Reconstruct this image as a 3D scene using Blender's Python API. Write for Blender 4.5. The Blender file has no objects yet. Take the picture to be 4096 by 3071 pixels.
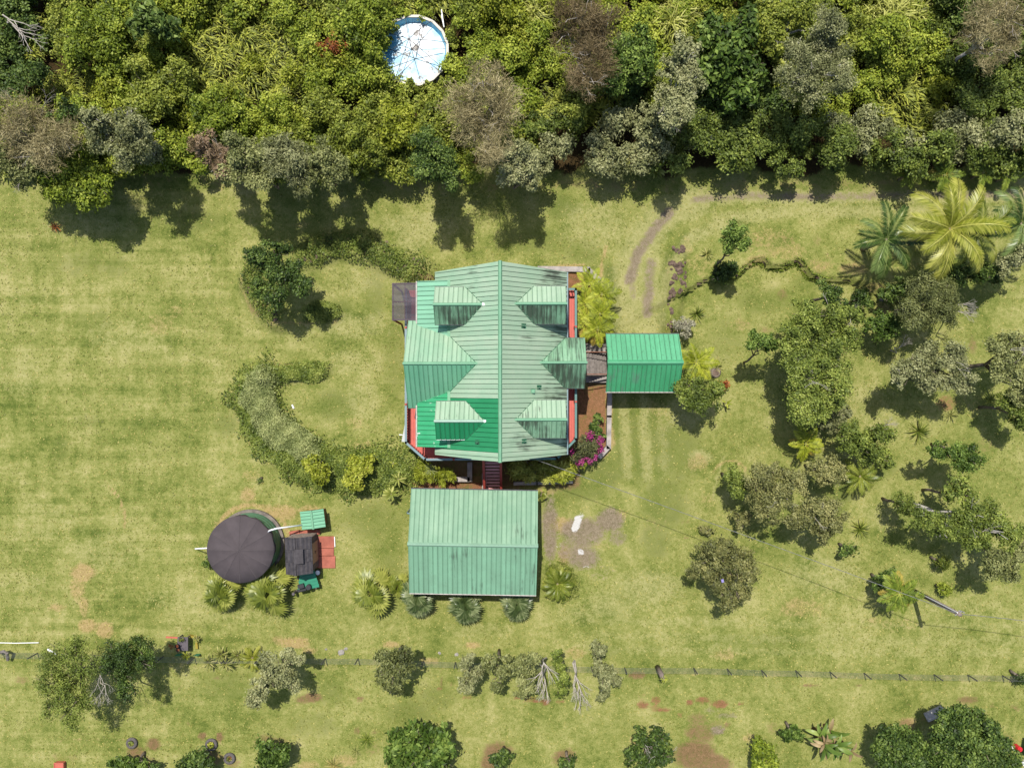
import bpy, math, random
import numpy as np
from mathutils import Vector, Matrix, Quaternion

# ------------------------------------------------------------------ camera, sky, sun, exposure
scene = bpy.context.scene
COL = scene.collection
CAM_H = 52.0
cam_d = bpy.data.cameras.new("camera")
cam = bpy.data.objects.new("camera", cam_d)
COL.objects.link(cam)
cam.location = (0, 0, CAM_H)
cam.rotation_euler = (0, 0, 0)
cam_d.sensor_width = 36.0
cam_d.lens = 18.0 * CAM_H / 32.0
cam_d.clip_end = 5000
scene.camera = cam

SUN_TO = Vector((-0.11, 0.40, 1.0)).normalized()
world = bpy.data.worlds.new("World")
scene.world = world
world.use_nodes = True
wn = world.node_tree
wn.nodes.clear()
sky = wn.nodes.new("ShaderNodeTexSky")
sky.sky_type = 'NISHITA'
sky.sun_disc = False
sky.sun_elevation = math.asin(SUN_TO.z)
sky.sun_rotation = math.atan2(SUN_TO.x, SUN_TO.y)
sky.air_density = 1.0
sky.dust_density = 1.5
bg = wn.nodes.new("ShaderNodeBackground")
bg.inputs[1].default_value = 0.112
wo = wn.nodes.new("ShaderNodeOutputWorld")
wn.links.new(sky.outputs[0], bg.inputs[0])
wn.links.new(bg.outputs[0], wo.inputs[0])

sun_d = bpy.data.lights.new("sun", 'SUN')
sun_d.energy = 4.2
sun_d.angle = math.radians(0.6)
sun_d.color = (1.0, 0.955, 0.88)
sun = bpy.data.objects.new("sun", sun_d)
COL.objects.link(sun)
sun.location = SUN_TO * 60
sun.rotation_euler = (-SUN_TO).to_track_quat('-Z', 'Y').to_euler()

vs = scene.view_settings
vs.view_transform = 'Standard'
vs.look = 'None'
vs.exposure = 0.46
vs.gamma = 1.0
vs.use_curve_mapping = False
scene.cycles.max_bounces = 6
scene.cycles.diffuse_bounces = 3
scene.cycles.glossy_bounces = 2
scene.cycles.transmission_bounces = 4
scene.cycles.transparent_max_bounces = 6
scene.cycles.caustics_reflective = False
scene.cycles.caustics_refractive = False
scene.cycles.use_denoising = True
scene.cycles.denoiser = 'OPENIMAGEDENOISE'
try:
    scene.cycles.denoising_prefilter = 'ACCURATE'
except Exception:
    pass

# ------------------------------------------------------------------ helpers
PXM = 64.0
def P(px, py, z=0.0):
    f = (CAM_H - z) / CAM_H
    return ((px - 2048.0) / PXM * f, (1535.5 - py) / PXM * f, z)
def PV(px, py, z=0.0):
    return Vector(P(px, py, z))

def lin(c):
    c /= 255.0
    return c / 12.92 if c <= 0.04045 else ((c + 0.055) / 1.055) ** 2.4
KEXP = 1.78
def C(r, g, b, k=1.0):
    """albedo of a surface whose sunlit look is about this sRGB"""
    return (min(.85, lin(r) / KEXP * k), min(.85, lin(g) / KEXP * k), min(.85, lin(b) / KEXP * k), 1.0)

class MB:
    def __init__(s):
        s.v = []; s.f = []
    def add(s, vs, fs):
        o = len(s.v)
        s.v.extend([tuple(x) for x in vs])
        s.f.extend([tuple(i + o for i in f) for f in fs])
    def box(s, x0, x1, y0, y1, z0, z1):
        s.add([(x0, y0, z0), (x1, y0, z0), (x1, y1, z0), (x0, y1, z0), (x0, y0, z1), (x1, y0, z1), (x1, y1, z1), (x0, y1, z1)],
              [(0, 3, 2, 1), (4, 5, 6, 7), (0, 1, 5, 4), (1, 2, 6, 5), (2, 3, 7, 6), (3, 0, 4, 7)])
    def obox(s, c, ux, uy, uz):
        c = Vector(c); ux = Vector(ux); uy = Vector(uy); uz = Vector(uz)
        p = []
        for k in (-1, 1):
            for (i, j) in ((-1, -1), (1, -1), (1, 1), (-1, 1)):
                p.append(c + ux * i + uy * j + uz * k)
        s.add(p, [(0, 3, 2, 1), (4, 5, 6, 7), (0, 1, 5, 4), (1, 2, 6, 5), (2, 3, 7, 6), (3, 0, 4, 7)])
    def bar(s, a, b, w, h, up=(0, 0, 1)):
        a = Vector(a); b = Vector(b); d = b - a; L = d.length
        if L < 1e-6: return
        d /= L; up = Vector(up); sd = d.cross(up)
        if sd.length < 1e-4: sd = d.cross(Vector((1, 0, 0)))
        sd.normalize(); up2 = sd.cross(d)
        s.obox((a + b) / 2, d * (L / 2), sd * (w / 2), up2 * (h / 2))
    def tube(s, pts, radii, sides=6, cap=True):
        pts = [Vector(p) for p in pts]
        n = len(pts); rings = []
        vs_, fs = [], []
        prev = None
        for i in range(n):
            t = (pts[min(i + 1, n - 1)] - pts[max(i - 1, 0)])
            if t.length < 1e-7: t = Vector((0, 0, 1))
            t.normalize()
            if prev is None:
                a = t.cross(Vector((0, 0, 1)))
                if a.length < .05: a = t.cross(Vector((1, 0, 0)))
            else:
                a = prev - t * prev.dot(t)
                if a.length < .05: a = t.cross(Vector((1, 0, 0)))
            a.normalize(); prev = a; b = t.cross(a)
            r = radii[i] if hasattr(radii, '__len__') else radii
            for k in range(sides):
                an = 2 * math.pi * k / sides
                vs_.append(pts[i] + a * (r * math.cos(an)) + b * (r * math.sin(an)))
        for i in range(n - 1):
            for k in range(sides):
                k2 = (k + 1) % sides
                fs.append((i * sides + k, i * sides + k2, (i + 1) * sides + k2, (i + 1) * sides + k))
        if cap:
            fs.append(tuple(range(sides - 1, -1, -1)))
            fs.append(tuple((n - 1) * sides + k for k in range(sides)))
        s.add(vs_, fs)
    def cyl(s, c, r, z0, z1, sides=16, r2=None):
        r2 = r if r2 is None else r2
        s.tube([(c[0], c[1], z0), (c[0], c[1], z1)], [r, r2], sides)
    def prism(s, poly, z0, z1):
        n = len(poly)
        s.add([(x, y, z0) for x, y in poly] + [(x, y, z1) for x, y in poly],
              [tuple(range(n - 1, -1, -1)), tuple(range(n, 2 * n))] + [(i, (i + 1) % n, n + (i + 1) % n, n + i) for i in range(n)])
    def mesh(s, name):
        me = bpy.data.meshes.new(name)
        me.from_pydata(s.v, [], s.f)
        me.update()
        return me
    def build(s, name, mat, parent=None, smooth=False, loc=None):
        me = s.mesh(name)
        me.materials.append(mat)
        if smooth:
            me.polygons.foreach_set("use_smooth", [True] * len(me.polygons))
        return link(name, me, parent, loc)

def link(name, me, parent=None, loc=None):
    o = bpy.data.objects.new(name, me)
    COL.objects.link(o)
    if parent is not None:
        o.parent = parent
        if loc is None and parent.get("_w"):      # geometry in world coordinates under an offset root
            o.location = -Vector(parent.location)
    if loc is not None:
        o.location = loc
    return o

def tag(o, label, cat, group=None, kind=None):
    if label: o["label"] = label
    if cat: o["category"] = cat
    if group: o["group"] = group
    if kind: o["kind"] = kind
    return o

def thing(name, label, cat, loc=(0, 0, 0), group=None, rz=0.0):
    o = bpy.data.objects.new(name, None)
    o.empty_display_size = .3
    COL.objects.link(o)
    o.location = loc; o.rotation_euler = (0, 0, rz)
    return tag(o, label, cat, group)

def wthing(name, label, cat, loc, group=None):
    """root at loc whose children are meshes written in world coordinates"""
    o = thing(name, label, cat, loc, group)
    o["_w"] = 1
    return o

def np_mesh(name, verts, quads, mat, var=None, smooth=False):
    me = bpy.data.meshes.new(name)
    verts = np.asarray(verts, dtype=np.float32); quads = np.asarray(quads, dtype=np.int32)
    nf, k = quads.shape
    me.vertices.add(len(verts)); me.vertices.foreach_set("co", verts.ravel())
    me.loops.add(nf * k); me.loops.foreach_set("vertex_index", quads.ravel())
    me.polygons.add(nf)
    me.polygons.foreach_set("loop_start", np.arange(0, nf * k, k, dtype=np.int32))
    me.polygons.foreach_set("loop_total", np.full(nf, k, dtype=np.int32))
    if smooth:
        me.polygons.foreach_set("use_smooth", np.ones(nf, dtype=bool))
    if var is not None:
        at = me.attributes.new("var", 'FLOAT', 'FACE')
        at.data.foreach_set("value", np.asarray(var, dtype=np.float32))
    me.update(calc_edges=True)
    me.materials.append(mat)
    return me

# ------------------------------------------------------------------ materials
def new_mat(name):
    m = bpy.data.materials.new(name); m.use_nodes = True
    nt = m.node_tree; nt.nodes.clear()
    out = nt.nodes.new("ShaderNodeOutputMaterial")
    return m, nt, out
def N(nt, typ, **kw):
    n = nt.nodes.new(typ)
    for k, v in kw.items():
        if k.startswith("i_"): n.inputs[k[2:].replace("_", " ")].default_value = v
        else: setattr(n, k, v)
    return n
def L(nt, a, b): nt.links.new(a, b)
def noise(nt, vec, scale, detail=4, rough=.55, dim='3D'):
    n = N(nt, "ShaderNodeTexNoise"); n.noise_dimensions = dim
    n.inputs["Scale"].default_value = scale; n.inputs["Detail"].default_value = detail; n.inputs["Roughness"].default_value = rough
    if vec is not None: L(nt, vec, n.inputs["Vector"])
    return n.outputs["Fac"]
def ramp(nt, fac, stops):
    r = N(nt, "ShaderNodeValToRGB")
    el = r.color_ramp.elements
    while len(el) < len(stops): el.new(.5)
    for e, (p, c) in zip(el, stops):
        e.position = p; e.color = c if len(c) == 4 else (*c, 1)
    L(nt, fac, r.inputs[0]); return r.outputs[0]
def mixc(nt, fac, a, b, mode='MIX'):
    m = N(nt, "ShaderNodeMix", data_type='RGBA', blend_type=mode)
    for s, i in ((fac, 0), (a, 6), (b, 7)):
        if hasattr(s, "type") and hasattr(s, "node"): L(nt, s, m.inputs[i])
        else: m.inputs[i].default_value = s
    return m.outputs[2]
def mth(nt, op, a, b=None, clamp=False, c=None):
    m = N(nt, "ShaderNodeMath", operation=op); m.use_clamp = clamp
    for i, s in enumerate((a, b, c)):
        if s is None: continue
        if hasattr(s, "node"): L(nt, s, m.inputs[i])
        else: m.inputs[i].default_value = s
    return m.outputs[0]
def maprange(nt, v, a, b, c=0., d=1.):
    m = N(nt, "ShaderNodeMapRange"); m.clamp = True
    L(nt, v, m.inputs[0])
    for i, x in enumerate((a, b, c, d)): m.inputs[i + 1].default_value = x
    return m.outputs[0]
def mapping(nt, vec, scale=(1, 1, 1), loc=(0, 0, 0), rot=(0, 0, 0)):
    m = N(nt, "ShaderNodeMapping")
    m.inputs["Scale"].default_value = scale; m.inputs["Location"].default_value = loc; m.inputs["Rotation"].default_value = rot
    L(nt, vec, m.inputs["Vector"]); return m.outputs[0]
def wpos(nt): return N(nt, "ShaderNodeNewGeometry").outputs["Position"]
def bump(nt, h, strength, dist=.02):
    b = N(nt, "ShaderNodeBump"); b.inputs["Strength"].default_value = strength; b.inputs["Distance"].default_value = dist
    L(nt, h, b.inputs["Height"]); return b.outputs[0]
def princ(nt, out, col, rough=.6, spec=.3, metal=0., normal=None):
    p = N(nt, "ShaderNodeBsdfPrincipled")
    if hasattr(col, "node"): L(nt, col, p.inputs["Base Color"])
    else: p.inputs["Base Color"].default_value = col
    if hasattr(rough, "node"): L(nt, rough, p.inputs["Roughness"])
    else: p.inputs["Roughness"].default_value = rough
    p.inputs["Specular IOR Level"].default_value = spec
    p.inputs["Metallic"].default_value = metal
    if normal is not None: L(nt, normal, p.inputs["Normal"])
    L(nt, p.outputs[0], out.inputs[0]); return p

def simple(name, col, rough=.6, spec=.3, vary=.18, scale=3.0, bmp=.0, col2=None, metal=0.):
    m, nt, out = new_mat(name)
    p = wpos(nt)
    n = noise(nt, p, scale, 5, .6)
    dark = tuple(c * (1 - vary) for c in col[:3]) + (1,)
    lite = tuple(min(.9, c * (1 + vary)) for c in col[:3]) + (1,)
    if col2: dark = col2
    c = ramp(nt, n, [(.32, dark), (.68, lite)])
    nm = bump(nt, noise(nt, p, scale * 9, 3), bmp) if bmp else None
    princ(nt, out, c, rough, spec, metal, nm)
    return m

def foliage(name, dark, mid, light, transl=.22, rough=.55, accent=None, acc_amt=.06, spec=.25, k=1.0):
    """leaf tint by leaf and by patches of the plant"""
    m, nt, out = new_mat(name)
    FK = tuple(x * k for x in (1.46, 1.38, 1.06))
    dark, mid, light = [tuple(min(.5, x * f * g) for x, f in zip(cc, FK)) + (1,) for cc, g in ((dark, .72), (mid, .96), (light, 1.16))]; transl *= .7
    at = N(nt, "ShaderNodeAttribute", attribute_name="var")
    oi = N(nt, "ShaderNodeObjectInfo")
    p = wpos(nt)
    n = noise(nt, p, .9, 3, .6)
    f = mth(nt, 'ADD', mth(nt, 'MULTIPLY', at.outputs["Fac"], .62), mth(nt, 'MULTIPLY', n, .5))
    f = mth(nt, 'ADD', f, mth(nt, 'MULTIPLY', mth(nt, 'SUBTRACT', oi.outputs["Random"], .5), .16))
    c = ramp(nt, f, [(.26, dark), (.54, mid), (.82, light)])
    if accent:
        n2 = noise(nt, p, 1.7, 2, .5)
        a = mth(nt, 'GREATER_THAN', mth(nt, 'ADD', at.outputs["Fac"], mth(nt, 'MULTIPLY', n2, .6)), 1.45 - acc_amt * 3)
        c = mixc(nt, a, c, accent)
    pr = N(nt, "ShaderNodeBsdfPrincipled")
    L(nt, c, pr.inputs["Base Color"]); pr.inputs["Roughness"].default_value = rough; pr.inputs["Specular IOR Level"].default_value = spec
    tr = N(nt, "ShaderNodeBsdfTranslucent")
    L(nt, mixc(nt, .5, c, (.30, .34, .04, 1), 'MIX'), tr.inputs[0])
    mx = N(nt, "ShaderNodeMixShader"); mx.inputs[0].default_value = transl
    L(nt, pr.outputs[0], mx.inputs[1]); L(nt, tr.outputs[0], mx.inputs[2]); L(nt, mx.outputs[0], out.inputs[0])
    return m

ROOFK = 1.22
def roof_mat(name, col, axis, dirt=.3, fade=None, moss=.0, rough=.55, xgrad=None, flakes=0.0, rust=(.035, .04, .03, 1)):
    """painted ribbed sheet: faded patches, dirt runs along the fall (axis 'x' or 'y'), lichen specks"""
    m, nt, out = new_mat(name)
    p = wpos(nt)
    lo = noise(nt, p, .7, 6, .68)
    col = tuple(min(.7, x * ROOFK) for x in col[:3]) + (1,); fade = tuple(min(.75, x * ROOFK) for x in fade[:3]) + (1,) if fade else None
    fade = fade or tuple(min(.85, c * 1.18) for c in col[:3]) + (1,)
    c = ramp(nt, lo, [(.35, col), (.68, fade)])
    sc = (.55, 9., .55) if axis == 'x' else (9., .55, .55)
    st = noise(nt, mapping(nt, p, sc), 1.0, 6, .68)
    pan = noise(nt, mapping(nt, p, (.02, 3.4, .02) if axis == 'x' else (3.4, .02, .02)), 1.0, 0)
    c = mixc(nt, mth(nt, 'MULTIPLY', maprange(nt, pan, .3, .7), .5), c, tuple(x * .8 for x in col[:3]) + (1,))
    big = noise(nt, mapping(nt, p, (.45, .45, .45), (3.1, 7.7, 0)), 1.0, 3, .6)
    thr = mth(nt, 'ADD', st, mth(nt, 'MULTIPLY', mth(nt, 'SUBTRACT', big, .5), .9))
    if xgrad:
        g = maprange(nt, N_sep(nt, p, 0), xgrad[0], xgrad[1], -.16, .10)
        thr = mth(nt, 'ADD', thr, g)
    dmask = maprange(nt, thr, .78 - dirt * .42, .92 - dirt * .34)
    c = mixc(nt, mth(nt, 'MULTIPLY', dmask, .85), c, rust)
    sp = noise(nt, mapping(nt, p, (5, 14, 5) if axis == 'x' else (14, 5, 5)), 1.0, 5, .75)
    sm = maprange(nt, sp, .66 - moss * .16, .74 - moss * .12)
    c = mixc(nt, mth(nt, 'MULTIPLY', sm, .55), c, (.05, .07, .045, 1))
    if flakes:
        fl = noise(nt, mapping(nt, p, (2.2, 5, 2.2) if axis == 'x' else (5, 2.2, 2.2), (9, 2, 0)), 1.0, 4, .6)
        c = mixc(nt, maprange(nt, fl, .70 - flakes * .1, .73 - flakes * .1), c, (.75, .76, .72, 1))
    princ(nt, out, c, mth(nt, 'ADD', mth(nt, 'MULTIPLY', dmask, .3), rough), .22)
    return m
def N_sep(nt, vec, i):
    s = N(nt, "ShaderNodeSeparateXYZ"); L(nt, vec, s.inputs[0]); return s.outputs[i]

M = {}
M['bark'] = simple('bark', (.16, .13, .10, 1), .85, .1, .35, 6, .4)
M['bark_pale'] = simple('bark_pale', (.42, .39, .35, 1), .85, .1, .25, 6, .3)
M['dead'] = simple('dead_wood', (.40, .36, .31, 1), .85, .1, .25, 5)
M['palm_trunk'] = simple('palm_trunk', (.20, .16, .11, 1), .85, .1, .4, 7, .5)
M['ohia'] = foliage('ohia_leaf', C(58, 68, 40), C(112, 122, 76), C(158, 164, 118), .18, accent=C(150, 100, 78), acc_amt=.035)
M['ohia_red'] = foliage('ohia_red_leaf', C(60, 66, 40), C(112, 118, 74), C(160, 160, 114), .15, accent=C(158, 112, 86), acc_amt=.035)
M['ohia_silver'] = foliage('ohia_silver_leaf', C(70, 78, 55), C(122, 130, 92), C(168, 172, 138), .14, accent=C(150, 120, 100), acc_amt=.04)
M['ohia_green'] = foliage('ohia_green_leaf', C(56, 72, 30), C(108, 128, 58), C(158, 172, 92), .22, accent=C(170, 130, 70), acc_amt=.02)
M['dark_leaf'] = foliage('dark_leaf', C(34, 50, 22), C(66, 92, 40), C(128, 150, 80), .2)
M['glossy'] = foliage('glossy_leaf', C(40, 58, 24), C(76, 104, 42), C(140, 164, 88), .18, rough=.55, spec=.2)
M['bright'] = foliage('bright_leaf', C(70, 92, 26), C(124, 146, 48), C(178, 190, 84), .28, accent=C(196, 170, 80), acc_amt=.02)
M['guava'] = foliage('guava_leaf', C(74, 92, 30), C(130, 146, 58), C(184, 192, 100), .28, accent=C(190, 130, 70), acc_amt=.02)
M['lime'] = foliage('lime_leaf', C(84, 100, 24), C(146, 160, 50), C(202, 206, 96), .3)
M['grey_needle'] = foliage('grey_needle', C(92, 86, 62), C(144, 136, 106), C(190, 182, 152), .08, accent=C(140, 146, 92), acc_amt=.06)
M['brown_needle'] = foliage('brown_needle', C(76, 66, 48), C(122, 108, 84), C(160, 146, 122), .08, accent=C(118, 122, 70), acc_amt=.06)
M['pink_twig'] = foliage('pink_twig_leaf', C(84, 78, 56), C(140, 120, 102), C(176, 152, 140), .1, accent=C(170, 92, 78), acc_amt=.07)
M['fern_mass'] = foliage('fern_mass_leaf', C(70, 84, 24), C(122, 136, 46), C(170, 178, 80), .3)
M['reed'] = foliage('reed_leaf', C(92, 100, 36), C(150, 158, 70), C(206, 206, 122), .3)
M['tree_fern'] = foliage('tree_fern_leaf', C(104, 122, 26), C(158, 174, 48), C(200, 208, 84), .35, k=.86)
M['fern_brown'] = foliage('fern_brown_leaf', C(120, 108, 40), C(172, 154, 68), C(200, 186, 100), .3, k=0.72)
M['fern_green'] = foliage('fern_green_leaf', C(76, 104, 30), C(128, 154, 54), C(178, 196, 90), .3, k=0.72)
M['palm_dark'] = foliage('palm_dark_leaf', C(40, 66, 32), C(78, 112, 54), C(150, 176, 112), .2, rough=.35, spec=.3, k=0.62)
M['palm_yellow'] = foliage('palm_yellow_leaf', C(116, 134, 36), C(168, 180, 64), C(212, 214, 118), .35, rough=.4, spec=.4, k=0.72)
M['palm_mid'] = foliage('palm_mid_leaf', C(80, 108, 34), C(130, 152, 56), C(188, 198, 104), .3, rough=.4, spec=.4, k=0.72)
M['fan'] = foliage('fan_palm_leaf', C(92, 116, 36), C(148, 166, 66), C(200, 208, 116), .3, rough=.4, spec=.4, k=.62)
M['fan_dark'] = foliage('dark_fan_palm_leaf', C(52, 74, 40), C(98, 122, 76), C(172, 186, 146), .2, rough=.35, spec=.25, k=.6)
M['spiky'] = foliage('spiky_leaf', C(62, 82, 26), C(116, 136, 52), C(178, 186, 98), .25, k=0.72)
M['silver'] = foliage('silver_leaf', C(120, 124, 112), C(166, 168, 156), C(206, 206, 196), .1, k=0.7)
M['rosette'] = foliage('rosette_leaf', C(120, 142, 60), C(172, 186, 96), C(214, 218, 140), .28, k=0.72)
M['dracaena'] = foliage('dracaena_leaf', C(110, 122, 56), C(160, 168, 96), C(208, 204, 146), .25, accent=C(190, 160, 128), acc_amt=.06, k=0.72)
M['red_leaf'] = foliage('red_leaf', C(120, 62, 36), C(170, 92, 54), C(206, 140, 86), .2, k=0.72)
M['bougain'] = foliage('bougainvillea_flower', C(150, 30, 110), C(186, 50, 150), C(216, 96, 190), .3, k=0.72)
M['bougain_leaf'] = foliage('bougainvillea_leaf', C(52, 62, 40), C(98, 106, 72), C(150, 152, 112), .2)
M['banana'] = foliage('banana_leaf', C(80, 112, 50), C(124, 158, 76), C(176, 196, 122), .3, rough=.4, k=0.72)
M['banana_dry'] = foliage('banana_dry_leaf', C(130, 108, 84), C(176, 156, 126), C(210, 190, 160), .2, k=0.72)
M['bamboo'] = foliage('bamboo_leaf', C(84, 100, 34), C(144, 152, 66), C(196, 198, 108), .3)
M['cover'] = foliage('ground_cover_leaf', C(66, 88, 36), C(108, 128, 56), C(148, 160, 88), .2, accent=C(130, 100, 70), acc_amt=.02)
M['cover_grey'] = foliage('grey_cover_leaf', C(104, 122, 72), C(146, 160, 108), C(180, 188, 140), .2)
M['straw'] = foliage('straw_leaf', C(180, 164, 96), C(208, 194, 124), C(228, 218, 156), .2, k=0.72)
M['lawn_tuft'] = foliage('lawn_tuft_blade', C(124, 138, 62), C(160, 166, 90), C(206, 198, 130), .2, k=.72)
M['rock'] = simple('lava_rock', (.125, .088, .066, 1), .9, .15, .5, 5, .8)
M['stone'] = simple('grey_stone', (.26, .24, .21, 1), .9, .15, .3, 6, .5)
M['concrete'] = simple('concrete', (.30, .27, .245, 1), .85, .2, .28, 2.5, .3)
M['white'] = simple('white_paint', (.72, .72, .70, 1), .45, .4, .06, 2)
M['pvc'] = simple('white_pipe', (.74, .74, .72, 1), .4, .45, .04, 2)
M['black'] = simple('black_plastic', (.022, .022, .025, 1), .5, .4, .3, 8)
M['dark_metal'] = simple('dark_metal', (.05, .05, .055, 1), .5, .4, .3, 6)
M['deck'] = simple('red_deck_paint', C(222, 112, 98, 1.15), .6, .3, .12, 1.6, .1)
M['red_rail'] = simple('red_rail_paint', C(190, 84, 70, 1.1), .6, .3, .12, 3)
M['teal'] = simple('teal_paint', C(104, 148, 140), .5, .35, .1, 3)
M['blue_grey'] = simple('blue_grey_paint', C(140, 166, 170), .5, .35, .1, 3)
M['cream'] = simple('cream_siding', (.55, .52, .44, 1), .7, .2, .08, 2)
M['glass'] = simple('window_glass', (.03, .04, .045, 1), .08, .6, .1, 1)
M['red_slab'] = simple('red_painted_slab', C(196, 118, 98), .8, .2, .22, 2.0, .2)
M['red_bright'] = simple('bright_red_plastic', (.55, .02, .03, 1), .4, .4, .15, 6)
M['salmon'] = simple('salmon_plastic', C(226, 122, 100), .5, .4, .12, 6)
M['tan_wall'] = simple('tan_siding', C(150, 118, 86), .7, .2, .15, 6, .1)
M['tan_door'] = simple('pale_door', C(190, 164, 136), .6, .25, .08, 5)
M['timber'] = simple('weathered_timber', (.16, .14, .125, 1), .85, .15, .35, 5, .4)
M['rust'] = simple('rusty_pipe', (.24, .11, .07, 1), .7, .3, .3, 9)
M['shingle'] = simple('black_shingle', (.045, .042, .046, 1), .9, .15, .3, 5, .5)
M['shingle2'] = simple('black_shingle_worn', (.062, .056, .058, 1), .9, .15, .3, 5, .5)
M['tank_green'] = simple('tank_green_sheet', C(104, 160, 124), .5, .35, .12, 2)
M['shade'] = simple('brown_shade_cloth', (.072, .060, .062, 1), .9, .12, .14, 1.2, .2)
M['seam'] = simple('shade_cloth_seam', (.092, .079, .08, 1), .85, .12, .1, 2)
M['tyre'] = simple('tyre_rubber', (.10, .09, .085, 1), .85, .15, .25, 9, .3)
M['soil'] = simple('brown_soil', C(160, 104, 72), .95, .1, .3, 4, .5)
M['terracotta'] = simple('terracotta', C(190, 110, 70), .8, .2, .15, 6)
M['grey_plastic'] = simple('grey_plastic', C(112, 104, 108), .6, .3, .1, 4)
M['yellow_wood'] = simple('yellow_board', C(176, 158, 66), .8, .2, .25, 5)
M['wire'] = simple('galvanised_wire', (.22, .22, .21, 1), .5, .5, .1, 4)
M['cable'] = simple('cable_insulation', (.16, .16, .155, 1), .6, .3, .2, 4)
M['pole_wood'] = simple('pole_wood', (.19, .15, .13, 1), .85, .15, .3, 5, .3)
M['lilac'] = simple('lilac_plastic', C(170, 160, 220), .5, .3, .05, 3)
M['netting'] = simple('green_netting', C(80, 150, 110), .7, .2, .1, 5)

# ------------------------------------------------------------------ ground: one sheet to the horizon
def seg_dist(X, Y, pts):
    d = np.full(X.shape, 1e9); sd = np.zeros(X.shape)
    for (a, b) in zip(pts[:-1], pts[1:]):
        ax, ay = a[0], a[1]; bx, by = b[0], b[1]
        vx, vy = bx - ax, by - ay
        t = np.clip(((X - ax) * vx + (Y - ay) * vy) / (vx * vx + vy * vy + 1e-9), 0, 1)
        dx = X - (ax + t * vx); dy = Y - (ay + t * vy)
        dd = np.sqrt(dx * dx + dy * dy)
        m = dd < d
        sd = np.where(m, vx * dy - vy * dx, sd); d = np.where(m, dd, d)
    return d, sd
def poly_px(l): return [P(x, y)[:2] for x, y in l]
def sm(a, b, x):
    t = np.clip((x - a) / (b - a + 1e-9), 0, 1); return t * t * (3 - 2 * t)

MOUNDS = [([(1230, 1020), (1330, 985), (1450, 985), (1560, 1040), (1700, 1085)], 1.15, .45),
          ([(1020, 1040), (1010, 1140), (1060, 1230), (1120, 1275)], 1.1, .5),
          ([(1240, 1250), (1330, 1255)], .7, .3),
          ([(1050, 1510), (1010, 1580), (1060, 1700), (1150, 1800), (1280, 1870), (1440, 1890), (1620, 1860)], 1.6, .5),
          ([(1060, 1500), (1180, 1490), (1290, 1480)], .7, .3),
          ([(2700, 1010), (2700, 1160), (2680, 1290)], .8, .35)]
LEDGE = poly_px([(2745, 1163), (2828, 1116), (2938, 1104), (2993, 1053), (3040, 1034), (3064, 1065), (3119, 1069), (3186, 1041),
                 (3229, 1100), (3284, 1120), (3387, 1124), (3466, 1148), (3525, 1183)])
def height(X, Y):
    X = np.asarray(X, float); Y = np.asarray(Y, float)
    h = .05 * np.sin(X * .31 + 1) * np.sin(Y * .27) + .03 * np.sin(X * .9) * np.sin(Y * .8 + 2)
    for pts, r, hh in MOUNDS:
        d, _ = seg_dist(X, Y, poly_px(pts))
        h = h + hh * (1 - sm(r * .35, r, d)) * (1 + .25 * np.sin(X * 3.1) * np.sin(Y * 2.7))
    d, sd = seg_dist(X, Y, LEDGE)
    n = sd > 0
    h = h + np.where(n, .75 * np.exp(-d / 1.7), 0) - np.where(~n, .12 * np.exp(-d / .35), 0)
    return h
def gz(x, y): return float(height(np.array([x]), np.array([y]))[0])

def axis_vals(lo, hi, step, far):
    v = list(np.arange(lo, hi + 1e-6, step)); s = step; x = hi; up = []
    while x < far: s *= 1.6; x += s; up.append(x)
    s = step; x = lo; dn = []
    while x > -far: s *= 1.6; x -= s; dn.append(x)
    return np.array(dn[::-1] + v + up)
gx = axis_vals(-34, 34, .2, 900); gy = axis_vals(-26, 27, .2, 900)
GX, GY = np.meshgrid(gx, gy)
GZ = height(GX, GY)
far = (np.abs(GX) > 40) | (np.abs(GY) > 34)
GZ = np.where(far, 0, GZ)
chan = {k: np.zeros(GX.shape) for k in ('dry', 'soil', 'lush', 'gravel', 'red', 'pale', 'forest', 'chalk')}
def blob(ch, px, py, rx, ry, w=1.0, rot=0.):
    x, y, _ = P(px, py); rx /= PXM; ry /= PXM
    dx = GX - x; dy = GY - y; c, s = math.cos(rot), math.sin(rot)
    u = (dx * c + dy * s) / rx; v = (-dx * s + dy * c) / ry
    chan[ch] = np.maximum(chan[ch], w * (1 - sm(.45, 1.25, np.sqrt(u * u + v * v))))
def line(ch, pts, r, w=1.0, soft=.5):
    d, _ = seg_dist(GX, GY, poly_px(pts)); r /= PXM
    chan[ch] = np.maximum(chan[ch], w * (1 - sm(r * (1 - soft), r * (1 + soft), d)))
def rect(ch, x0, x1, y0, y1, w=1.0, e=.15):
    a = P(x0, y1); b = P(x1, y0)
    m = sm(a[0] - e, a[0] + e, GX) * (1 - sm(b[0] - e, b[0] + e, GX)) * sm(a[1] - e, a[1] + e, GY) * (1 - sm(b[1] - e, b[1] + e, GY))
    chan[ch] = np.maximum(chan[ch], w * m)
# thicket floor
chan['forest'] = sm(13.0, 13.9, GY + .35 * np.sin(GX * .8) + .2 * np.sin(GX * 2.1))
line('soil', [(0, 715), (500, 720), (900, 735), (1500, 735), (1900, 740), (2600, 745), (3300, 745), (4096, 735)], 34, .42, .9)
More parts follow.
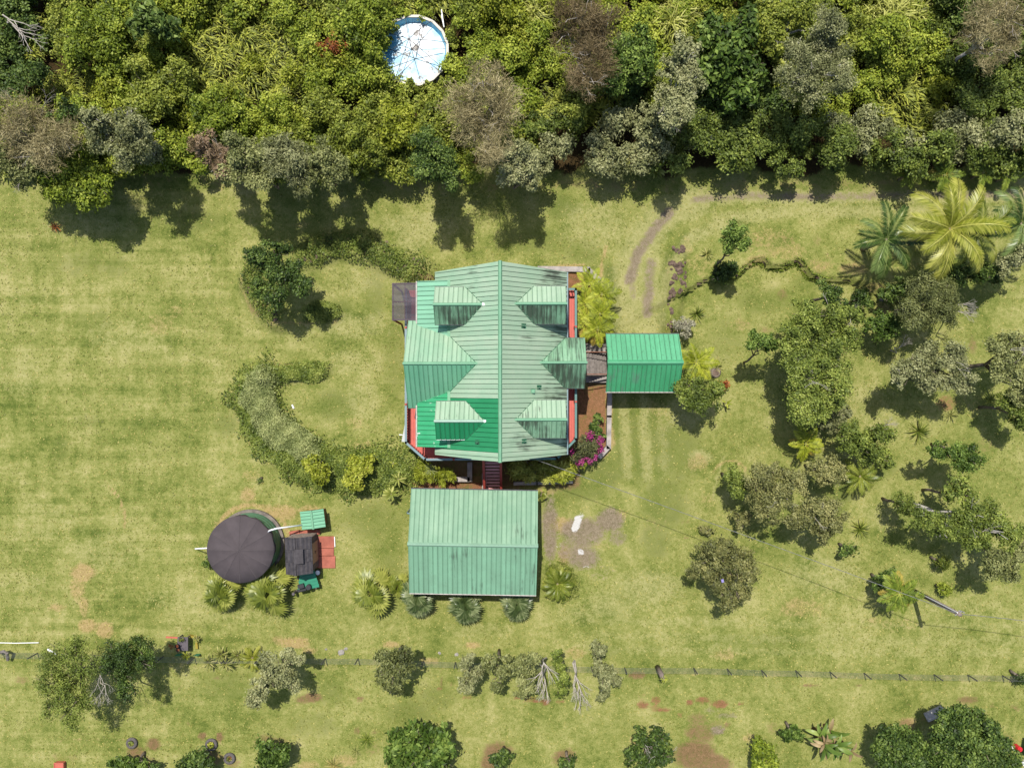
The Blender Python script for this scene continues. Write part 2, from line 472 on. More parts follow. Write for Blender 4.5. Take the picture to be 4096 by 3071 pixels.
# driveway wheel tracks
line('gravel', [(4300, 775), (3700, 778), (3300, 790), (3000, 785), (2780, 800)], 18, .7, .9)
line('pale', [(4300, 785), (3300, 790), (2850, 790)], 26, .9, .8)
line('pale', [(4300, 850), (3500, 845), (3150, 850), (2900, 880), (2760, 960), (2690, 1060), (2640, 1200)], 26, .75, .8)
line('gravel', [(2680, 850), (2630, 900), (2590, 960), (2550, 1010), (2535, 1070), (2520, 1120)], 24, .88, .8)
line('gravel', [(2600, 1060), (2595, 1130), (2590, 1200), (2592, 1250)], 26, .82, .8)
line('gravel', [(2530, 1150), (2530, 1190)], 16, .6, .8)
line('pale', [(2780, 800), (2650, 860), (2560, 980), (2510, 1100), (2520, 1340)], 62, .9, .7)
line('pale', [(2590, 1000), (2600, 1340)], 52, .8, .7)
line('lush', [(2440, 1080), (2460, 1180), (2460, 1330)], 24, .8, .7)
line('lush', [(2740, 950), (2680, 1030), (2645, 1130), (2640, 1320)], 24, .7, .7)
line('dry', [(2425, 985), (2410, 1040), (2400, 1100)], 8, .8, .8)
for x, y, rx, ry, w in ((3080, 985, 190, 70, .5), (3330, 1060, 170, 50, .5), (2830, 1040, 110, 80, .45), (2700, 1090, 50, 110, .6), (2690, 1260, 30, 80, .5), (3220, 980, 60, 60, .4), (1330, 1010, 110, 40, .5), (1230, 1040, 60, 30, .5), (1630, 1060, 60, 30, .6), (1050, 1220, 70, 60, .6), (1010, 1120, 30, 70, .5), (3600, 1360, 70, 50, .5), (3500, 1420, 60, 60, .4)): blob('soil', x, y, rx, ry, w * .68)
# garage apron lanes
for x, w in ((2495, .7), (2575, .75), (2640, .4)): line('pale', [(x, 1600), (x + 5, 1720), (x + 15, 1900)], 22, w, .8)
for x in (2460, 2530, 2610): line('lush', [(x, 1580), (x + 5, 1720), (x + 25, 1900)], 18, .6, .8)
for x, y, rx, ry, w in ((2700, 1800, 120, 160, .55), (2560, 1880, 60, 90, .4), (2660, 2010, 110, 130, .55), (2420, 1880, 80, 90, .6), (2330, 1970, 120, 40, .5),
                        (2620, 2160, 70, 90, .5), (3370, 1960, 60, 70, .7), (3530, 1870, 70, 50, .5), (3350, 2040, 40, 50, .5), (1350, 1240, 70, 50, .6),
                        (1500, 1180, 60, 120, .4), (1580, 1420, 60, 180, .35), (1340, 1620, 90, 70, .5), (1480, 2080, 150, 90, .4), (1560, 2200, 60, 160, .35),
                        (2250, 830, 90, 60, .55), (2120, 960, 180, 60, .45), (2330, 1000, 90, 60, .45), (300, 1060, 150, 60, .35), (470, 1070, 60, 50, .45),
                        (800, 880, 110, 50, .5), (650, 850, 90, 50, .5), (380, 1290, 90, 70, .3), (240, 1800, 40, 60, .45), (350, 1680, 60, 30, .3), (560, 1700, 90, 40, .3),
                        (900, 1700, 60, 60, .45), (3000, 2560, 200, 40, .3), (2450, 2600, 60, 40, .3), (1650, 2850, 120, 60, .5), (1330, 2770, 70, 60, .45), (1250, 2900, 120, 60, .4),
                        (1750, 2790, 90, 60, .45), (900, 2740, 150, 80, .35), (3250, 1120, 80, 50, .4), (3050, 1200, 130, 60, .35), (2900, 1350, 80, 120, .3), (3900, 1150, 120, 90, .3)):
    blob('lush', x, y, rx, ry, w)
for x, y, rx, ry, w in ((330, 2290, 60, 45, 1), (310, 2350, 40, 60, .7), (350, 2500, 45, 35, 1), (420, 2520, 45, 40, .95), (225, 2430, 45, 20, .7), (335, 2430, 25, 60, .7),
                        (1180, 2570, 75, 28, 1), (1110, 2560, 30, 20, .8), (1240, 2600, 40, 18, .8), (1565, 2580, 45, 20, .9), (1890, 2580, 40, 18, .8), (1720, 2640, 60, 18, .6),
                        (990, 1980, 40, 40, .8), (1010, 1900, 60, 30, .5), (1130, 2050, 80, 40, .9), (1080, 2060, 40, 40, .8), (1240, 2035, 60, 22, .7), (860, 2100, 20, 30, .5),
                        (640, 1300, 70, 55, .45), (690, 1250, 60, 35, .4), (1080, 1060, 60, 30, .2), (1210, 900, 60, 20, .4), (2750, 1000, 30, 60, .4),
                        (3080, 960, 110, 60, .45), (3130, 1010, 120, 45, .5), (2800, 1060, 80, 60, .45), (3260, 1070, 90, 35, .45), (3400, 1080, 90, 30, .6), (3020, 1050, 60, 30, .6),
                        (3350, 1700, 60, 40, .5), (3600, 2500, 120, 40, .35), (2900, 2620, 60, 30, .55), (2300, 2610, 50, 30, .6), (3200, 2430, 110, 50, .55), (3500, 2480, 60, 25, .4),
                        (3640, 2890, 40, 30, .8), (1380, 3040, 70, 30, .6), (1230, 3060, 60, 30, .6), (3000, 2950, 40, 25, .6), (2700, 1420, 30, 20, .3), (2960, 1300, 60, 30, .5),
                        (2640, 1640, 60, 90, .35), (2790, 1850, 60, 40, .55), (2830, 2000, 40, 60, .4), (2620, 2090, 60, 50, .3), (1420, 1690, 70, 30, .35), (1450, 1780, 60, 25, .5),
                        (3500, 1150, 70, 25, .6), (3530, 1240, 40, 40, .7), (1690, 1080, 40, 14, .5)):
    blob('dry', x, y, rx, ry, w)
for x, y, rx, ry, w in ((3130, 1180, 30, 35, .7), (3150, 960, 50, 20, .5), (3260, 960, 30, 40, .4), (2980, 1290, 40, 12, .5), (3060, 1320, 60, 20, .5),
                        (615, 2975, 34, 34, 1), (545, 3010, 50, 40, .85), (600, 3050, 40, 30, .7), (810, 2942, 24, 20, 1), (880, 2945, 20, 26, 1), (850, 3030, 60, 45, .85), (820, 3010, 40, 30, .7), (930, 3050, 40, 30, .6),
                        (1060, 2960, 60, 30, .7), (1120, 2990, 60, 60, .6), (1990, 3010, 75, 60, .95), (1970, 3050, 60, 60, .95), (2260, 3030, 62, 48, .9), (2590, 2960, 80, 40, .45),
                        (2780, 3020, 110, 75, 1), (2850, 3060, 90, 60, 1), (2800, 2930, 80, 50, .8), (2790, 2880, 60, 40, .6), (2860, 2900, 60, 30, .5), (2910, 2900, 22, 18, .7),
                        (1430, 2920, 20, 20, .7), (1500, 2925, 18, 14, .6), (1440, 2795, 26, 12, .8), (1765, 2735, 12, 36, .8), (1810, 2730, 12, 20, .7), (1250, 2790, 50, 26, .95), (1210, 2800, 40, 20, .8),
                        (390, 2860, 20, 18, .4), (90, 2720, 40, 24, .6), (50, 2990, 10, 20, .5), (250, 2960, 18, 14, .5), (720, 2740, 14, 26, .6), (870, 2710, 26, 14, .5), (750, 2890, 10, 24, .5), (260, 3030, 80, 25, .45),
                        (1480, 2990, 60, 40, .5), (1700, 2960, 60, 25, .5), (3240, 2740, 40, 12, .8), (3430, 2735, 30, 8, .8), (3630, 2810, 20, 10, .7), (3870, 2800, 70, 20, .85), (3970, 2825, 20, 16, .6), (4060, 2830, 30, 20, .6), (4000, 2770, 14, 9, .6),
                        (3090, 2910, 30, 40, .45), (3620, 2900, 50, 40, .7), (3700, 2880, 50, 30, .6), (4020, 2960, 60, 40, .6), (3890, 1380, 24, 60, .55), (3870, 1600, 60, 100, .3), (3950, 1780, 80, 40, .4),
                        (2740, 2085, 26, 8, .6), (2745, 2150, 14, 6, .7), (2685, 2370, 10, 5, .6), (3460, 2410, 18, 9, .6), (2550, 2700, 50, 18, .9), (1700, 1110, 60, 16, .8)):
    blob('soil', x, y, rx, ry, w)
# raw red earth
for x, y, rx, ry, w in ((2070, 2785, 20, 14, .8), (2140, 2800, 20, 16, 1), (2180, 2805, 24, 18, 1), (2110, 2790, 30, 20, .7), (2240, 2805, 26, 14, .7), (2570, 2820, 34, 22, .9), (2625, 2800, 26, 22, .9), (2650, 2840, 40, 14, .9),
                        (2620, 2830, 30, 22, .6), (2560, 2780, 50, 16, .5), (2760, 2808, 22, 14, 1), (2810, 2800, 40, 18, .95), (2880, 2815, 44, 22, 1), (2960, 2815, 18, 12, .8), (1760, 2755, 12, 14, .9), (1870, 2785, 34, 14, .7),
                        (1660, 3000, 40, 30, .7), (2570, 2960, 60, 30, .5), (3790, 1610, 55, 45, .7), (1620, 1300, 8, 8, .3), (2720, 2860, 20, 16, .6)):
    blob('red', x, y, rx, ry, w)
for x, y, rx, ry, w in ((2905, 2860, 60, 18, .6), (2870, 2920, 40, 24, .8), (2850, 2840, 40, 20, .5)): blob('gravel', x, y, rx, ry, w)
rect('red', 2262, 2345, 1085, 1400); rect('red', 2262, 2428, 1545, 1810); rect('red', 1640, 1960, 1925, 1975, .8); rect('soil', 2340, 2430, 1340, 1560, .9)
rect('soil', 1700, 2330, 1800, 1960, .85, .4)
# gravel yard right of the carport
for x, y, rx, ry, w in ((2200, 2110, 40, 170, .8), (2330, 2130, 110, 70, .9), (2440, 2080, 70, 60, .9), (2330, 2230, 90, 60, .8), (2470, 2150, 50, 40, .7), (2280, 2200, 60, 70, .7), (2400, 2290, 70, 40, .4)):
    blob('gravel', x, y, rx, ry, w)
for x, y, rx, ry, w in ((2240, 2100, 70, 40, .8), (2260, 2220, 30, 60, .8), (2480, 2060, 40, 30, .6), (2400, 2180, 60, 20, .4), (2170, 1970, 60, 20, .8)): blob('dry', x, y, rx, ry, w)
for x, y, rx, ry, w in ((2310, 2090, 18, 34, 1.0), (2298, 2112, 13, 20, 1.2), (2325, 2060, 22, 22, .6), (2325, 2205, 18, 16, .65), (2345, 2265, 20, 12, .6), (2235, 2180, 14, 24, .5), (2470, 2100, 14, 20, .4)): blob('chalk', x, y, rx, ry, w)
# pale straw ring round the tank, edges of beds
d0 = np.hypot(GX - P(1006, 2170)[0], GY - P(1006, 2170)[1])
chan['dry'] = np.maximum(chan['dry'], .95 * (1 - sm(.0, .35, np.abs(d0 - 2.35))) * sm(-.9, .3, (GY - P(1006, 2170)[1])))
line('dry', [(985, 1060), (975, 1150), (1010, 1240), (1090, 1295), (1240, 1290), (1340, 1285)], 10, .6, .8)
line('dry', [(945, 1560), (965, 1650), (1010, 1790)], 12, .7, .8)
line('red', [(1120, 1600), (1140, 1680), (1200, 1720), (1230, 1730)], 26, .45, .9)
line('dry', [(1090, 1455), (1200, 1460), (1310, 1470)], 8, .6, .9)
line('dry', [(440, 1950), (480, 1990), (500, 2060), (495, 2110)], 7, .8, .8)
line('dry', [(2440, 1590), (2450, 1780), (2410, 1830)], 10, .9, .7)
line('dry', [(2150, 1075), (2330, 1062), (2400, 1120)], 8, .9, .7)
line('dry', [(300, 2955), (420, 2965), (510, 2955)], 7, .5, .8)
th = np.linspace(0.2, 2.9, 10); line('dry', [(2920 + 70 * math.cos(t), 1900 - 55 * math.sin(t)) for t in th], 7, .75, .8)
line('pale', [(2850, 2000), (2870, 1900), (2890, 1830)], 6, .7, .8)
line('dry', [(0, 2640), (700, 2660), (2048, 2680), (4096, 2720)], 14, .3, .8)
for y in (2480, 2540, 2590): line('pale', [(2300, y), (3000, y + 15), (4200, y + 25)], 18, .4, .9)
for x, y, rx, ry, w in ((1400, 1300, 200, 60, .5), (1430, 1130, 80, 70, .4), (1400, 1450, 160, 60, .4), (1450, 1600, 80, 100, .5), (1700, 900, 200, 60, .6), (1650, 960, 90, 60, .6), (2380, 900, 160, 120, .5),
                        (350, 900, 200, 60, .45), (70, 1500, 120, 120, .35), (130, 1180, 180, 50, .3), (500, 1350, 220, 90, .35), (180, 2100, 160, 120, .3), (420, 2200, 200, 100, .35), (1000, 2450, 300, 60, .3),
                        (2750, 1650, 120, 80, .6), (2800, 1830, 60, 40, .7), (3480, 1620, 120, 100, .4), (3550, 2060, 120, 90, .4), (3300, 2300, 200, 90, .5), (2600, 2350, 160, 90, .6), (2450, 2420, 140, 70, .5),
                        (3850, 2450, 200, 70, .3), (1900, 2520, 200, 40, .4), (750, 2400, 200, 60, .4), (100, 2330, 120, 60, .3), (2300, 2450, 100, 40, .4)):
    blob('pale', x, y, rx, ry, w)

def ground_material():
    m, nt, out = new_mat('lawn_and_earth')
    p = wpos(nt)
    A = lambda k: N(nt, "ShaderNodeAttribute", attribute_name=k).outputs["Fac"]
    n1 = noise(nt, p, .26, 5, .66); n2 = noise(nt, p, 1.0, 6, .7); n3 = noise(nt, p, 4.5, 5, .75); n4 = noise(nt, p, 22.0, 2, .6)
    mow = noise(nt, mapping(nt, p, (.05, 1.7, 1), (0, 0, 0), (0, 0, .01)), 1.0, 3, .6)
    mow2 = noise(nt, mapping(nt, p, (1.1, .12, 1)), 1.0, 2, .6)
    leftm = maprange(nt, N_sep(nt, p, 0), -9, -20)
    t = mth(nt, 'ADD', mth(nt, 'MULTIPLY', n1, .75), mth(nt, 'MULTIPLY', n2, .65)); t = mth(nt, 'SUBTRACT', t, .2)
    t = mth(nt, 'ADD', t, mth(nt, 'MULTIPLY', mth(nt, 'SUBTRACT', n3, .5), .50))
    t = mth(nt, 'ADD', t, mth(nt, 'MULTIPLY', mth(nt, 'SUBTRACT', n4, .5), .62))
    t = mth(nt, 'ADD', t, mth(nt, 'MULTIPLY', mth(nt, 'MULTIPLY', mth(nt, 'SUBTRACT', mow, .5), leftm), .40))
    t = mth(nt, 'ADD', t, mth(nt, 'MULTIPLY', mth(nt, 'MULTIPLY', mth(nt, 'SUBTRACT', mow2, .5), leftm), .26))
    c = ramp(nt, t, [(.25, C(100, 118, 48)), (.41, C(140, 150, 72)), (.55, C(170, 172, 96)), (.76, C(208, 200, 134))])
    brk = mth(nt, 'ADD', mth(nt, 'MULTIPLY', n2, .45), mth(nt, 'ADD', mth(nt, 'MULTIPLY', n3, .4), mth(nt, 'MULTIPLY', n4, .25)))   # about .55
    def layer(c, ch, col, lo, hi, mx=1.0):
        f = mth(nt, 'ADD', A(ch), mth(nt, 'MULTIPLY', mth(nt, 'SUBTRACT', brk, .55), 2.7))
        f = mth(nt, 'MULTIPLY', maprange(nt, f, lo, hi), mx)
        f = mth(nt, 'MULTIPLY', f, maprange(nt, A(ch), .02, .12))
        return mixc(nt, f, c, col)
    grain = lambda a, b: ramp(nt, mth(nt, 'ADD', mth(nt, 'MULTIPLY', n3, .5), mth(nt, 'MULTIPLY', n4, .5)), [(.36, a), (.64, b)])
    c = layer(c, 'lush', grain(C(98, 116, 50), C(136, 146, 74)), .15, .75, .8)
    c = layer(c, 'pale', grain(C(178, 176, 104), C(208, 202, 142)), .2, .9, .8)
    c = layer(c, 'dry', grain(C(176, 148, 92), C(220, 194, 138)), .3, .85, .9)
    c = layer(c, 'soil', grain(C(110, 84, 60), C(172, 132, 100)), .38, .95, .85)
    c = layer(c, 'gravel', grain(C(116, 98, 82), C(188, 170, 146)), .35, .8, .9)
    c = layer(c, 'red', grain(C(124, 78, 56), C(186, 124, 96)), .4, .95, .85)
    c = layer(c, 'chalk', grain(C(225, 220, 210), C(252, 250, 246)), .5, .75, 1.0)
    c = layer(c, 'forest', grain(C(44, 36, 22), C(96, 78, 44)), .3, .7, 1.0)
    h = mth(nt, 'ADD', mth(nt, 'MULTIPLY', n3, .6), mth(nt, 'MULTIPLY', n4, .6))
    princ(nt, out, c, .9, .12, 0, bump(nt, h, .8, .08))
    return m
nx, ny = len(gx), len(gy)
idx = np.arange(nx * ny).reshape(ny, nx)
q = np.stack([idx[:-1, :-1], idx[:-1, 1:], idx[1:, 1:], idx[1:, :-1]], -1).reshape(-1, 4)
gme = np_mesh('ground', np.stack([GX, GY, GZ], -1).reshape(-1, 3), q, ground_material(), smooth=True)
for k, v in chan.items():
    at = gme.attributes.new(k, 'FLOAT', 'POINT'); at.data.foreach_set("value", v.astype(np.float32).ravel())
ground = link('ground', gme)
ground["kind"] = "structure"

# ------------------------------------------------------------------ roofs
def clip(poly, a, b, c):
    """keep a*x+b*y<=c"""
    r = []
    for i in range(len(poly)):
        p, q_ = poly[i], poly[(i + 1) % len(poly)]
        dp = a * p[0] + b * p[1] - c; dq = a * q_[0] + b * q_[1] - c
        if dp <= 0: r.append(p)
        if dp * dq < 0:
            t = dp / (dp - dq); r.append((p[0] + t * (q_[0] - p[0]), p[1] + t * (q_[1] - p[1])))
    return r
def roof_slope(parent, O, U, V, poly, mat, under, spacing=.30, rib=.028, thick=.03, phase=0.0):
    """ribbed sheet roof: poly in (u along the ridge, v down the fall); each pan between two ribs is its own piece"""
    O = Vector(O); U = Vector(U).normalized(); V = Vector(V).normalized(); Nn = U.cross(V)
    if Nn.z < 0: Nn = -Nn
    W = lambda u, v, n=0.: O + U * u + V * v + Nn * n
    mb = MB(); n = len(poly)
    mb.add([W(u, v, -.05) for u, v in poly] + [W(u, v, -.012) for u, v in poly],
           [tuple(range(n)), tuple(range(2 * n - 1, n - 1, -1))] + [(i, (i + 1) % n, n + (i + 1) % n, n + i) for i in range(n)])
    mb.build('roof_sheathing', under, parent)
    u0 = min(p[0] for p in poly); u1 = max(p[0] for p in poly)
    k = math.floor((u0 - phase) / spacing)
    while phase + k * spacing < u1:
        a = phase + k * spacing; b = a + spacing; k += 1
        g = .009
        pp = clip(clip(poly, -1, 0, -(max(a, u0) + g)), 1, 0, min(b, u1) - g)
        if len(pp) < 3 or max(p[0] for p in pp) - min(p[0] for p in pp) < .04: continue
        m = len(pp); pm = MB()
        pm.add([W(u, v, 0) for u, v in pp] + [W(u, v, thick) for u, v in pp],
               [tuple(range(m, 2 * m))] + [(i, (i + 1) % m, m + (i + 1) % m, m + i) for i in range(m)])
        ua = min(p[0] for p in pp)
        col = clip(clip(poly, -1, 0, -(ua)), 1, 0, ua + .045)
        if len(col) >= 3:
            v0 = max(min(p[1] for p in col), min(p[1] for p in col)); v1 = max(p[1] for p in col)
            pm.add([W(ua, v0, thick + .001), W(ua + .045, v0, thick + .001), W(ua + .045, v1, thick + .001), W(ua, v1, thick + .001),
                    W(ua + .012, v0, thick + rib), W(ua + .033, v0, thick + rib), W(ua + .033, v1, thick + rib), W(ua + .012, v1, thick + rib)],
                   [(4, 5, 6, 7), (0, 1, 5, 4), (1, 2, 6, 5), (2, 3, 7, 6), (3, 0, 4, 7)])
        mm = mat(sum(p[0] for p in pp) / m) if callable(mat) else mat
        pm.build('roof_panel', mm, parent)
def ridge_cap(parent, a, b, mat, w=.26, drop=.10, name='ridge_cap'):
    a = Vector(a); b = Vector(b); d = (b - a).normalized(); s = d.cross(Vector((0, 0, 1))).normalized()
    mb = MB()
    v = []
    for e in (a, b):
        v += [e - s * w / 2 - Vector((0, 0, drop)), e - s * .04 + Vector((0, 0, .05)), e + s * .04 + Vector((0, 0, .05)), e + s * w / 2 - Vector((0, 0, drop)), e - Vector((0, 0, drop))]
    mb.add(v, [(0, 5, 6, 1), (1, 6, 7, 2), (2, 7, 8, 3), (0, 1, 2, 3, 4), (9, 8, 7, 6, 5)])
    mb.build(name, mat, parent)

RG = C(158, 205, 168)          # faded pale green
R_under = simple('roof_seam_shadow', C(118, 168, 136), .7, .2, .15, 2)
R_main_l = roof_mat('roof_faded_left', C(164, 200, 168), 'x', .22, C(188, 208, 180), .1)
R_main_r = roof_mat('roof_faded_right', C(168, 198, 166), 'x', .56, C(188, 206, 178), .2, xgrad=(-.2, 3.0))
R_dorm = roof_mat('roof_dormer', C(170, 200, 168), 'y', .3, C(188, 210, 182), .25)
R_dorm_dirty = roof_mat('roof_dormer_stained', C(128, 176, 140), 'y', .95, C(150, 196, 160), .6)
R_dorm_mid = roof_mat('roof_dormer_worn', C(142, 190, 152), 'y', .75, C(164, 204, 168), .5)
R_gable = roof_mat('roof_gable', C(156, 198, 164), 'y', .2, C(182, 208, 178), .1)
R_gable_s = roof_mat('roof_gable_south', C(122, 192, 152), 'y', .16, C(140, 202, 164), .15)
R_ext = roof_mat('roof_lean_to', C(140, 196, 164), 'x', .10, C(146, 206, 170), .1)
R_new = roof_mat('roof_fresh_paint', C(48, 148, 96), 'x', .05, C(62, 160, 110), .05, .5)
R_new_y = roof_mat('roof_fresh_paint_dormer', C(40, 150, 96), 'y', .0, C(52, 160, 106), .0, .36)
R_newext = roof_mat('roof_fresh_lean_to', C(62, 172, 116), 'x', .02, C(88, 186, 136), .1, .36, flakes=.6)
R_cap = simple('ridge_cap_green', C(138, 196, 156), .55, .25, .10, 1.5)
R_valley = simple('valley_flashing', C(60, 116, 86), .6, .3, .2, 4)
R_carport = roof_mat('carport_roof', C(130, 172, 140), 'y', .22, C(158, 192, 160), .16, .6)
R_carport2 = roof_mat('carport_roof_worn', C(130, 174, 142), 'y', .40, C(142, 194, 158), .35, .6)
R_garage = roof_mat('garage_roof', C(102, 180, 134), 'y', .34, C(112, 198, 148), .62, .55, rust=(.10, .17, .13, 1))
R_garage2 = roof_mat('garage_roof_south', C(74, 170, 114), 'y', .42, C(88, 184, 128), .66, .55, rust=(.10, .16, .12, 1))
R_shed = roof_mat('pump_roof', C(128, 190, 152), 'x', .1, C(140, 200, 162), .1)

# ---- main house
house = thing('house', 'large green metal roofed house with six dormers and cross gables', 'house', (0, 0, 0))
RX, RZ, EZ, HW = -.64, 7.2, 4.0, 3.785
SL = (RZ - EZ) / HW
main_roof = MB()
main_roof.box(RX - .05, RX + .05, -3.9, 6.3, RZ - .35, RZ - .12)
main_roof = main_roof.build('main_roof', M['timber'], house)
YT, YB = 6.61, -4.2; YTe, YBe = 6.45, -4.07
LS = math.hypot(HW, RZ - EZ)
def lm(u):
    y = u
    return R_new if -3.62 < y < -.72 else R_main_l
roof_slope(main_roof, (RX, 0, RZ), (0, 1, 0), (-HW, 0, EZ - RZ), [(YB, 0), (YT, 0), (YTe, LS), (YBe, LS)], lm, R_under, .265)
roof_slope(main_roof, (RX, 0, RZ), (0, 1, 0), (HW, 0, EZ - RZ), [(YB, 0), (YT, 0), (YTe, LS), (YBe, LS)], R_main_r, R_under, .265)
ridge_cap(main_roof, (RX, YB - .03, RZ + .04), (RX, YT + .03, RZ + .04), R_cap, .22, .08)
fb = MB()
for sx in (-1, 1):
    fb.bar((RX + sx * (HW - .03), YBe, EZ - .11), (RX + sx * (HW - .03), YTe, EZ - .11), .05, .18)
    fb.bar((RX, YB + .05, RZ - .16), (RX + sx * (HW - .06), YBe + .05, EZ - .12), .04, .2)
    fb.bar((RX, YT - .05, RZ - .16), (RX + sx * (HW - .06), YTe - .05, EZ - .12), .04, .2)
fb.build('fascia', M['teal'], house)
gt = MB(); gt.bar((RX + HW + .05, YBe, EZ - .05), (RX + HW + .05, YTe, EZ - .05), .09, .10)
gt.build('gutter', M['blue_grey'], house)
zm = lambda X: RZ - SL * abs(X - RX)
# lean-to extensions on the left
def extension(y0, y1, mat):
    part = MB(); part.box(-5.2, -3.7, y0 + .15, y1 - .15, 2.35, 3.95)
    part = part.build('lean_to', M['cream'], house)
    O = (-3.55, 0, zm(-3.55) + .035); V = Vector((-1.88, 0, -.56)); Ls = V.length
    roof_slope(part, O, (0, 1, 0), V, [(y0, 0), (y1, 0), (y1, Ls), (y0, Ls)], mat, R_under, .265)
    f = MB(); f.bar((-3.58, y0, zm(-3.55) + .07), (-3.58, y1, zm(-3.55) + .07), .16, .04); f.build('apron_flashing', R_cap, part)
    g = MB(); g.tube([(-5.5, y0, 4.10), (-5.5, y1, 4.10)], .045, 6); g.build('gutter', M['bark_pale'], part)
extension(1.2, 5.9, R_ext)
extension(-3.62, .9, R_newext)
# dormers and cross gables: ridge runs along X
def gable(name, yc, hw, zr, ze, xo, side, m_n, m_s, label=None, cap=None, flash=None):
    xi = RX + side * (RZ - zr) / SL          # where its ridge meets the main slope
    body = MB()
    bx0, bx1 = sorted((xo - side * .18, xi))
    # walls below the gable roof
    zb = min(ze - .6, zm(xo - side * .18) - .05)
    wy = hw - .18
    zt = lambda d: zr - (zr - ze) * d / hw - .07
    body.add([(bx0, yc - wy, zb), (bx1, yc - wy, zb), (bx1, yc + wy, zb), (bx0, yc + wy, zb),
              (bx0, yc - wy, zt(wy)), (bx1, yc - wy, zt(wy)), (bx1, yc + wy, zt(wy)), (bx0, yc + wy, zt(wy)), (bx0, yc, zt(0)), (bx1, yc, zt(0))],
             [(0, 1, 5, 4), (2, 3, 7, 6), (3, 0, 4, 8, 7), (1, 2, 6, 9, 5), (4, 5, 9, 8), (8, 9, 6, 7), (0, 3, 2, 1)])
    body = body.build(name, M['cream'], house)
    if label: body["label"] = label
    wx = xo - side * .18 + side * .015
    wz0, wz1 = zb + .45, zt(wy) + .1
    if wz1 - wz0 > .3:
        w = MB(); w.box(min(wx, wx + side * .02), max(wx, wx + side * .02), yc - .4, yc + .4, wz0, wz1); w.build('window', M['glass'], body)
    Ls = math.hypot(hw, zr - ze); lx = abs(xo - xi)
    for sy, mt in ((1, m_n), (-1, m_s)):
        roof_slope(body, (xo, yc, zr), (-side, 0, 0), (0, sy * hw, ze - zr), [(0, 0), (lx, 0), (lx, Ls), (0, Ls)], mt, R_under, .265)
    ridge_cap(body, (xo + side * .03, yc, zr + .04), (xi - side * .05, yc, zr + .04), cap or R_cap, .18, .06)
    # valley flashing where it meets the main roof
    v = MB(); xe = RX + side * (RZ - ze) / SL
    for sy in (-1, 1):
        v.tube([(xi, yc, zr + .03), (xe, yc + sy * hw, ze + .03)], .028, 5)
    v.build('valley_flashing', R_valley, body)
    for sy in (-1, 1):
        e = MB(); e.bar((xo, yc + sy * (hw + .02), ze - .03), (xe + side * .1, yc + sy * (hw + .02), ze - .03), .05, .06)
        e.build('gutter', M['white'] if (flash == 2 and sy < 0) else M['dark_metal'], body)
    if flash:
        s = MB()
        s.obox((xi - side * .04, yc, zr + .07), (.09, 0, 0), (0, .07, 0), (0, 0, .03)); s.build('lead_flashing', M['white'], body)
    return body
gable('dormer', 4.36, 1.03, 6.40, 5.55, -4.32, -1, R_dorm, R_dorm_dirty, 'dormer stained dark on its lower slope', flash=True)
gable('dormer', -2.03, 1.05, 6.48, 5.60, -4.24, -1, R_dorm, R_new_y, 'dormer with one freshly painted green slope', flash=2, cap=simple('pale_cap', C(190, 222, 200), .45, .35, .06, 2))
gable('dormer', 4.39, 1.04, 6.50, 5.64, 2.99, 1, R_dorm, R_dorm_dirty)
gable('dormer', -1.95, 1.04, 6.50, 5.64, 2.99, 1, R_dorm, R_dorm_mid)
gable('cross_gable', 1.13, 2.50, 6.10, 3.98, -6.00, -1, R_gable, R_gable_s, 'wide cross gable over the balcony')
gable('cross_gable', 1.20, 1.43, 5.30, 4.09, 4.20, 1, R_dorm_mid, R_dorm_dirty, 'entry cross gable with dark stained slope')
# walls and deck
wl = MB(); wl.box(-4.05, 2.75, -3.7, 6.1, 0, EZ - .02)
wl.add([(-4.05, 6.05, EZ - .05), (2.75, 6.05, EZ - .05), (RX, 6.05, RZ - .2)], [(0, 1, 2)])
wl.add([(-4.05, -3.65, EZ - .05), (2.75, -3.65, EZ - .05), (RX, -3.65, RZ - .2)], [(2, 1, 0)])
wl.build('wall', M['cream'], house)
DZ = 2.3
dpoly = [(-6.25, 5.6), (-6.25, -3.44), (-5.1, -4.45), (2.64, -4.40), (3.77, -3.24), (3.77, 5.6)]
dk = MB(); dk.prism([(-6.2, 5.55), (-6.2, -3.42), (-5.08, -4.4), (2.62, -4.35), (3.72, -3.22), (3.72, 5.55)][::-1], DZ - .18, DZ - .045)
deck = dk.build('deck', M['red_rail'], house)
bd = MB(); bw = .118
def in_y(x):
    """deck polygon extent along y at x"""
    pp = clip(clip([(a, b) for a, b in dpoly], -1, 0, -x), 1, 0, x + bw * .9)
    return pp
x = -6.25
while x < 3.77:
    pp = in_y(x)
    if len(pp) >= 3:
        m = len(pp)
        if x < -4.0 or x > 2.6:
            area = sum(pp[i][0] * pp[(i + 1) % m][1] - pp[(i + 1) % m][0] * pp[i][1] for i in range(m))
            if area < 0: pp = pp[::-1]
            bd.prism(pp, DZ - .04, DZ)
        else:
            lowp = [p for p in pp if p[1] < 0]
            ylo = min(p[1] for p in lowp)
            bd.prism([(x, ylo), (x + bw * .9, ylo), (x + bw * .9, -3.6), (x, -3.6)], DZ - .04, DZ)
    x += bw
o = bd.build('deck_boards', M['deck'], deck); o["kind"] = "stuff"
